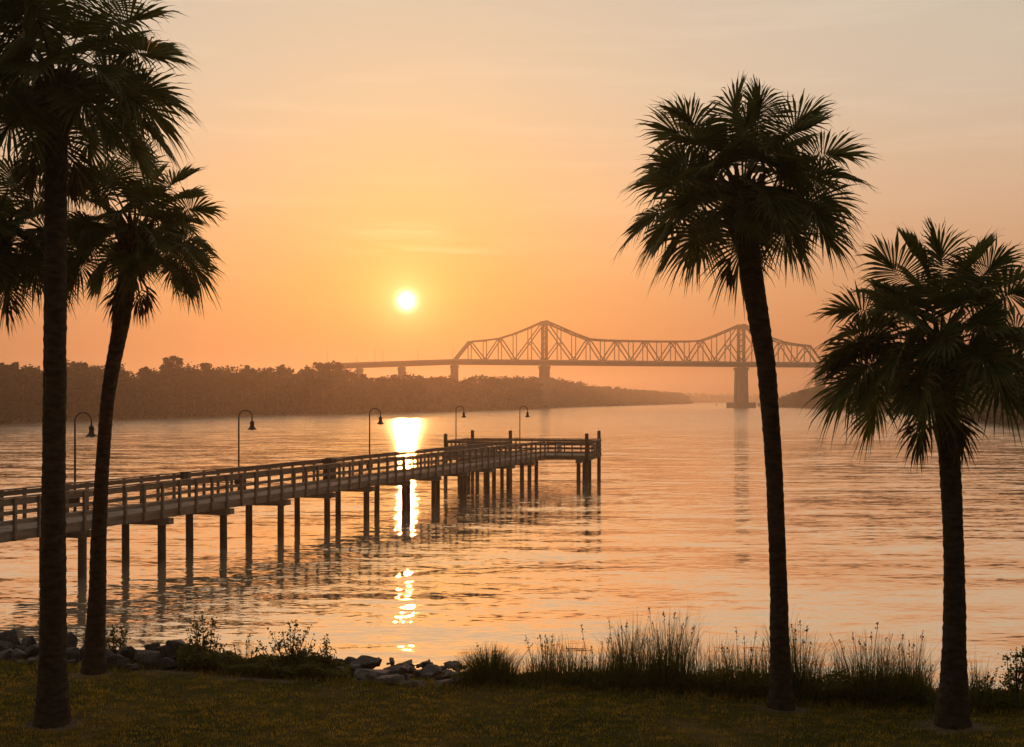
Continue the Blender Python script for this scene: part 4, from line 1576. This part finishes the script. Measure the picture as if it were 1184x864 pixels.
cover('undergrowth', 'dense low leafy cover under the left shrubs', [(205, 250, 746, 744, 0.1), (250, 285, 744, 758, 0.1), (285, 370, 757, 756, 0.1), (370, 405, 758, 770, 0.1)], 'shrub', 15000, 41, 0.045)
cover('undergrowth', 'dense low leafy cover beneath the marsh grass', [(528, 600, 782, 778, 0.1), (600, 760, 776, 770, 0.1), (760, 900, 770, 775, 0.1), (900, 1075, 775, 780, 0.1), (1075, 1500, 796, 800, 0.1)], 'shrub', 34000, 42, 0.04)

# marsh grass: scattered blades and stalks
rng = np.random.default_rng(51)


def grass_spot(xs, off):
    D = 17.0 + 0 * xs
    for _ in range(6):
        D = edge((xs - CX) / F_PX * D) + off
    return (xs - CX) / F_PX * D, D


ENV = [(528, 788), (545, 775), (600, 772), (615, 752), (650, 748), (690, 750), (720, 730), (745, 722), (790, 722), (820, 742), (850, 745), (880, 742), (925, 738), (955, 752), (985, 740), (1015, 738), (1040, 745), (1072, 752), (1082, 785), (1115, 785), (1125, 770), (1160, 790), (1230, 785), (1480, 775)]
n = 11000
xs = rng.uniform(528, 1480, n)
off = rng.uniform(0.05, 1.0, n)
X, D = grass_spot(xs, off)
gz = ground(X, D)
top = ZC - (np.interp(xs, [p[0] for p in ENV], [p[1] for p in ENV]) - HY) / F_PX * D - gz
clus = np.array([mnoise.noise(Vector((x * 2.1, d * 0.8, 9.0))) for x, d in zip(X, D)])
hh = np.clip(top, 0.12, 2) * rng.random(n) ** 1.0 * (0.95 + 0.6 * clus) * 1.25
v, f = ribbons(np.stack([X, D, gz - 0.01], -1), rng.uniform(0, 2 * math.pi, n), np.maximum(hh, 0.08), rng.uniform(0.004, 0.010, n), np.abs(rng.normal(0, 0.42, n)), 4, 1.9)
o = link('marsh_grass', np_mesh('marsh_grass', v, f), M['reed'])
tag(o, 'tall dark marsh grass along the edge of the lawn on the right', 'grass', kind='stuff')


def clump(label, x, yb, hpx, wpx, nbl, nst, off, seed, lean=0.4, stalk_px=None):
    """One clump of marsh grass: arching blades and stiff stalks with seed heads."""
    global rng
    rng = np.random.default_rng(seed)
    X, D = grass_spot(np.array([float(x)]), off)
    X, D = float(X[0]), float(D[0])
    gz = float(ground(X, D))
    root = empty('grass_clump', (X, D, gz))
    tag(root, label, 'grass clump', 'clumps of marsh grass on the bank')
    k_ = D / F_PX
    H = ZC - (yb - hpx - HY) * k_ - gz
    wd = wpx * k_ / 2
    nbl = int(nbl * 0.9)
    px_ = rng.normal(0, wd * 0.46, nbl)
    P = np.stack([px_, rng.normal(0, wd * 0.3, nbl), np.full(nbl, -0.02)], -1)
    az = np.where(rng.random(nbl) < 0.7, np.where(px_ > 0, 0.0, math.pi), rng.uniform(0, 6.28, nbl)) + rng.normal(0, 0.6, nbl)
    hh = H * rng.uniform(0.40, 1.08, nbl) * np.exp(-(px_ / (wd * 1.1)) ** 2 * 0.5)
    v, f = ribbons(P, az, hh, rng.uniform(0.004, 0.010, nbl), np.abs(rng.normal(0, lean, nbl)), 4, 1.9)
    link('blades', np_mesh('blades', v, f), M['reed'], root)
    st, sd = MB(), []
    tips = stalk_px or [(x + rng.normal(0, wpx * 0.3), yb - hpx * rng.uniform(0.7, 1.0)) for _ in range(nst)]
    for tx, ty in tips:
        tip = np.array([(tx - x) * k_, rng.normal(0, .08), ZC - (ty - HY) * k_ - gz])
        b0 = np.array([tip[0] * 0.5 + rng.normal(0, .02), tip[1] * .5, -0.02])
        mid = (b0 + tip) / 2 + np.array([(b0[0] - tip[0]) * 0.12, 0, 0.03])
        st.tube([b0, (b0 + mid) / 2, mid, (mid + tip) / 2, tip], [0.0055, 0.005, 0.0045, 0.0035, 0.002], 5, False)
        nS = int(rng.integers(8, 22))
        hs = rng.uniform(0.08, 0.2)
        dd = (tip - mid) / np.linalg.norm(tip - mid)
        for q in rng.random(nS):
            sd.append(tip - dd * hs * q + rng.normal(0, 0.007 + 0.009 * q, 3))
        # a few leaves along the stalk
        for q in rng.uniform(0.25, 0.8, 3):
            sd.append(b0 + (tip - b0) * q + rng.normal(0, 0.012, 3))
    v, f = leaf_quads(np.array(sd), rng.uniform(0.016, 0.034, len(sd)), 2.0)
    st._add(v.tolist(), f.tolist())
    st.build('stalks', M['seed'], root)
    return root


clump('round bushy green grass tuft next to the middle rocks', 566, 795, 52, 66, 2300, 10, 0.3, 61, 0.5)
clump('thin grass clump with a thick dark upright stalk, second from the middle rocks', 630, 798, 70, 40, 160, 0, 0.5, 62, 0.3,
      stalk_px=[(631, 733), (633, 737), (630, 742), (624, 734), (608, 733), (639, 732), (634, 748), (629, 752), (627, 745)])
clump('loose grass clump with one long stalk bending left over the water', 690, 800, 60, 60, 240, 6, 0.5, 63, 0.45,
      stalk_px=[(672, 722), (684, 748), (697, 742), (655, 750), (706, 735), (676, 760)])
clump('grass clump with two tallest thin stalks left of the highest clump', 722, 802, 85, 46, 260, 0, 0.5, 64, 0.3,
      stalk_px=[(704, 715), (725, 718), (714, 733), (718, 722), (731, 735), (737, 728), (711, 742), (744, 740)])
clump('highest clump of marsh grass with tall seed heads between rocks and palm', 768, 806, 98, 62, 420, 0, 0.45, 65, 0.32,
      stalk_px=[(767, 706), (782, 710), (750, 703), (757, 722), (775, 722), (790, 720), (796, 714), (761, 730), (785, 735), (802, 722), (773, 738), (748, 733), (809, 738)])
clump('dense marsh grass clump just left of the tall palm trunk', 862, 808, 68, 70, 330, 0, 0.5, 66, 0.35,
      stalk_px=[(852, 727), (861, 735), (876, 730), (884, 738), (841, 748), (868, 748), (833, 745)])
clump('marsh grass clump just right of the tall palm trunk', 928, 810, 88, 50, 340, 0, 0.45, 67, 0.3,
      stalk_px=[(914, 720), (927, 719), (921, 728), (934, 724), (940, 745), (918, 738), (930, 740)])
clump('wide dense marsh grass clump midway between the two right palms', 1004, 812, 85, 84, 640, 0, 0.45, 68, 0.32,
      stalk_px=[(1018, 722), (983, 728), (992, 733), (1008, 730), (1026, 738), (970, 740), (963, 735), (1000, 742), (1034, 733)])
clump('marsh grass clump with a lone tall stalk left of the right palm', 1052, 815, 84, 50, 340, 0, 0.4, 69, 0.32,
      stalk_px=[(1064, 727), (1043, 733), (1050, 740), (1036, 742), (1058, 745), (1070, 762), (1078, 770)])
clump('short loose grass clump touching the right side of the right palm', 1124, 818, 56, 40, 160, 0, 0.35, 70, 0.5,
      stalk_px=[(1122, 765), (1128, 773), (1113, 778), (1149, 768), (1141, 776), (1134, 784)])
clump('few thin bare grass stalks rising between the two left shrubs', 282, 775, 44, 30, 60, 0, 0.5, 71, 0.4,
      stalk_px=[(288, 733), (284, 742), (271, 741), (277, 750), (293, 752)])
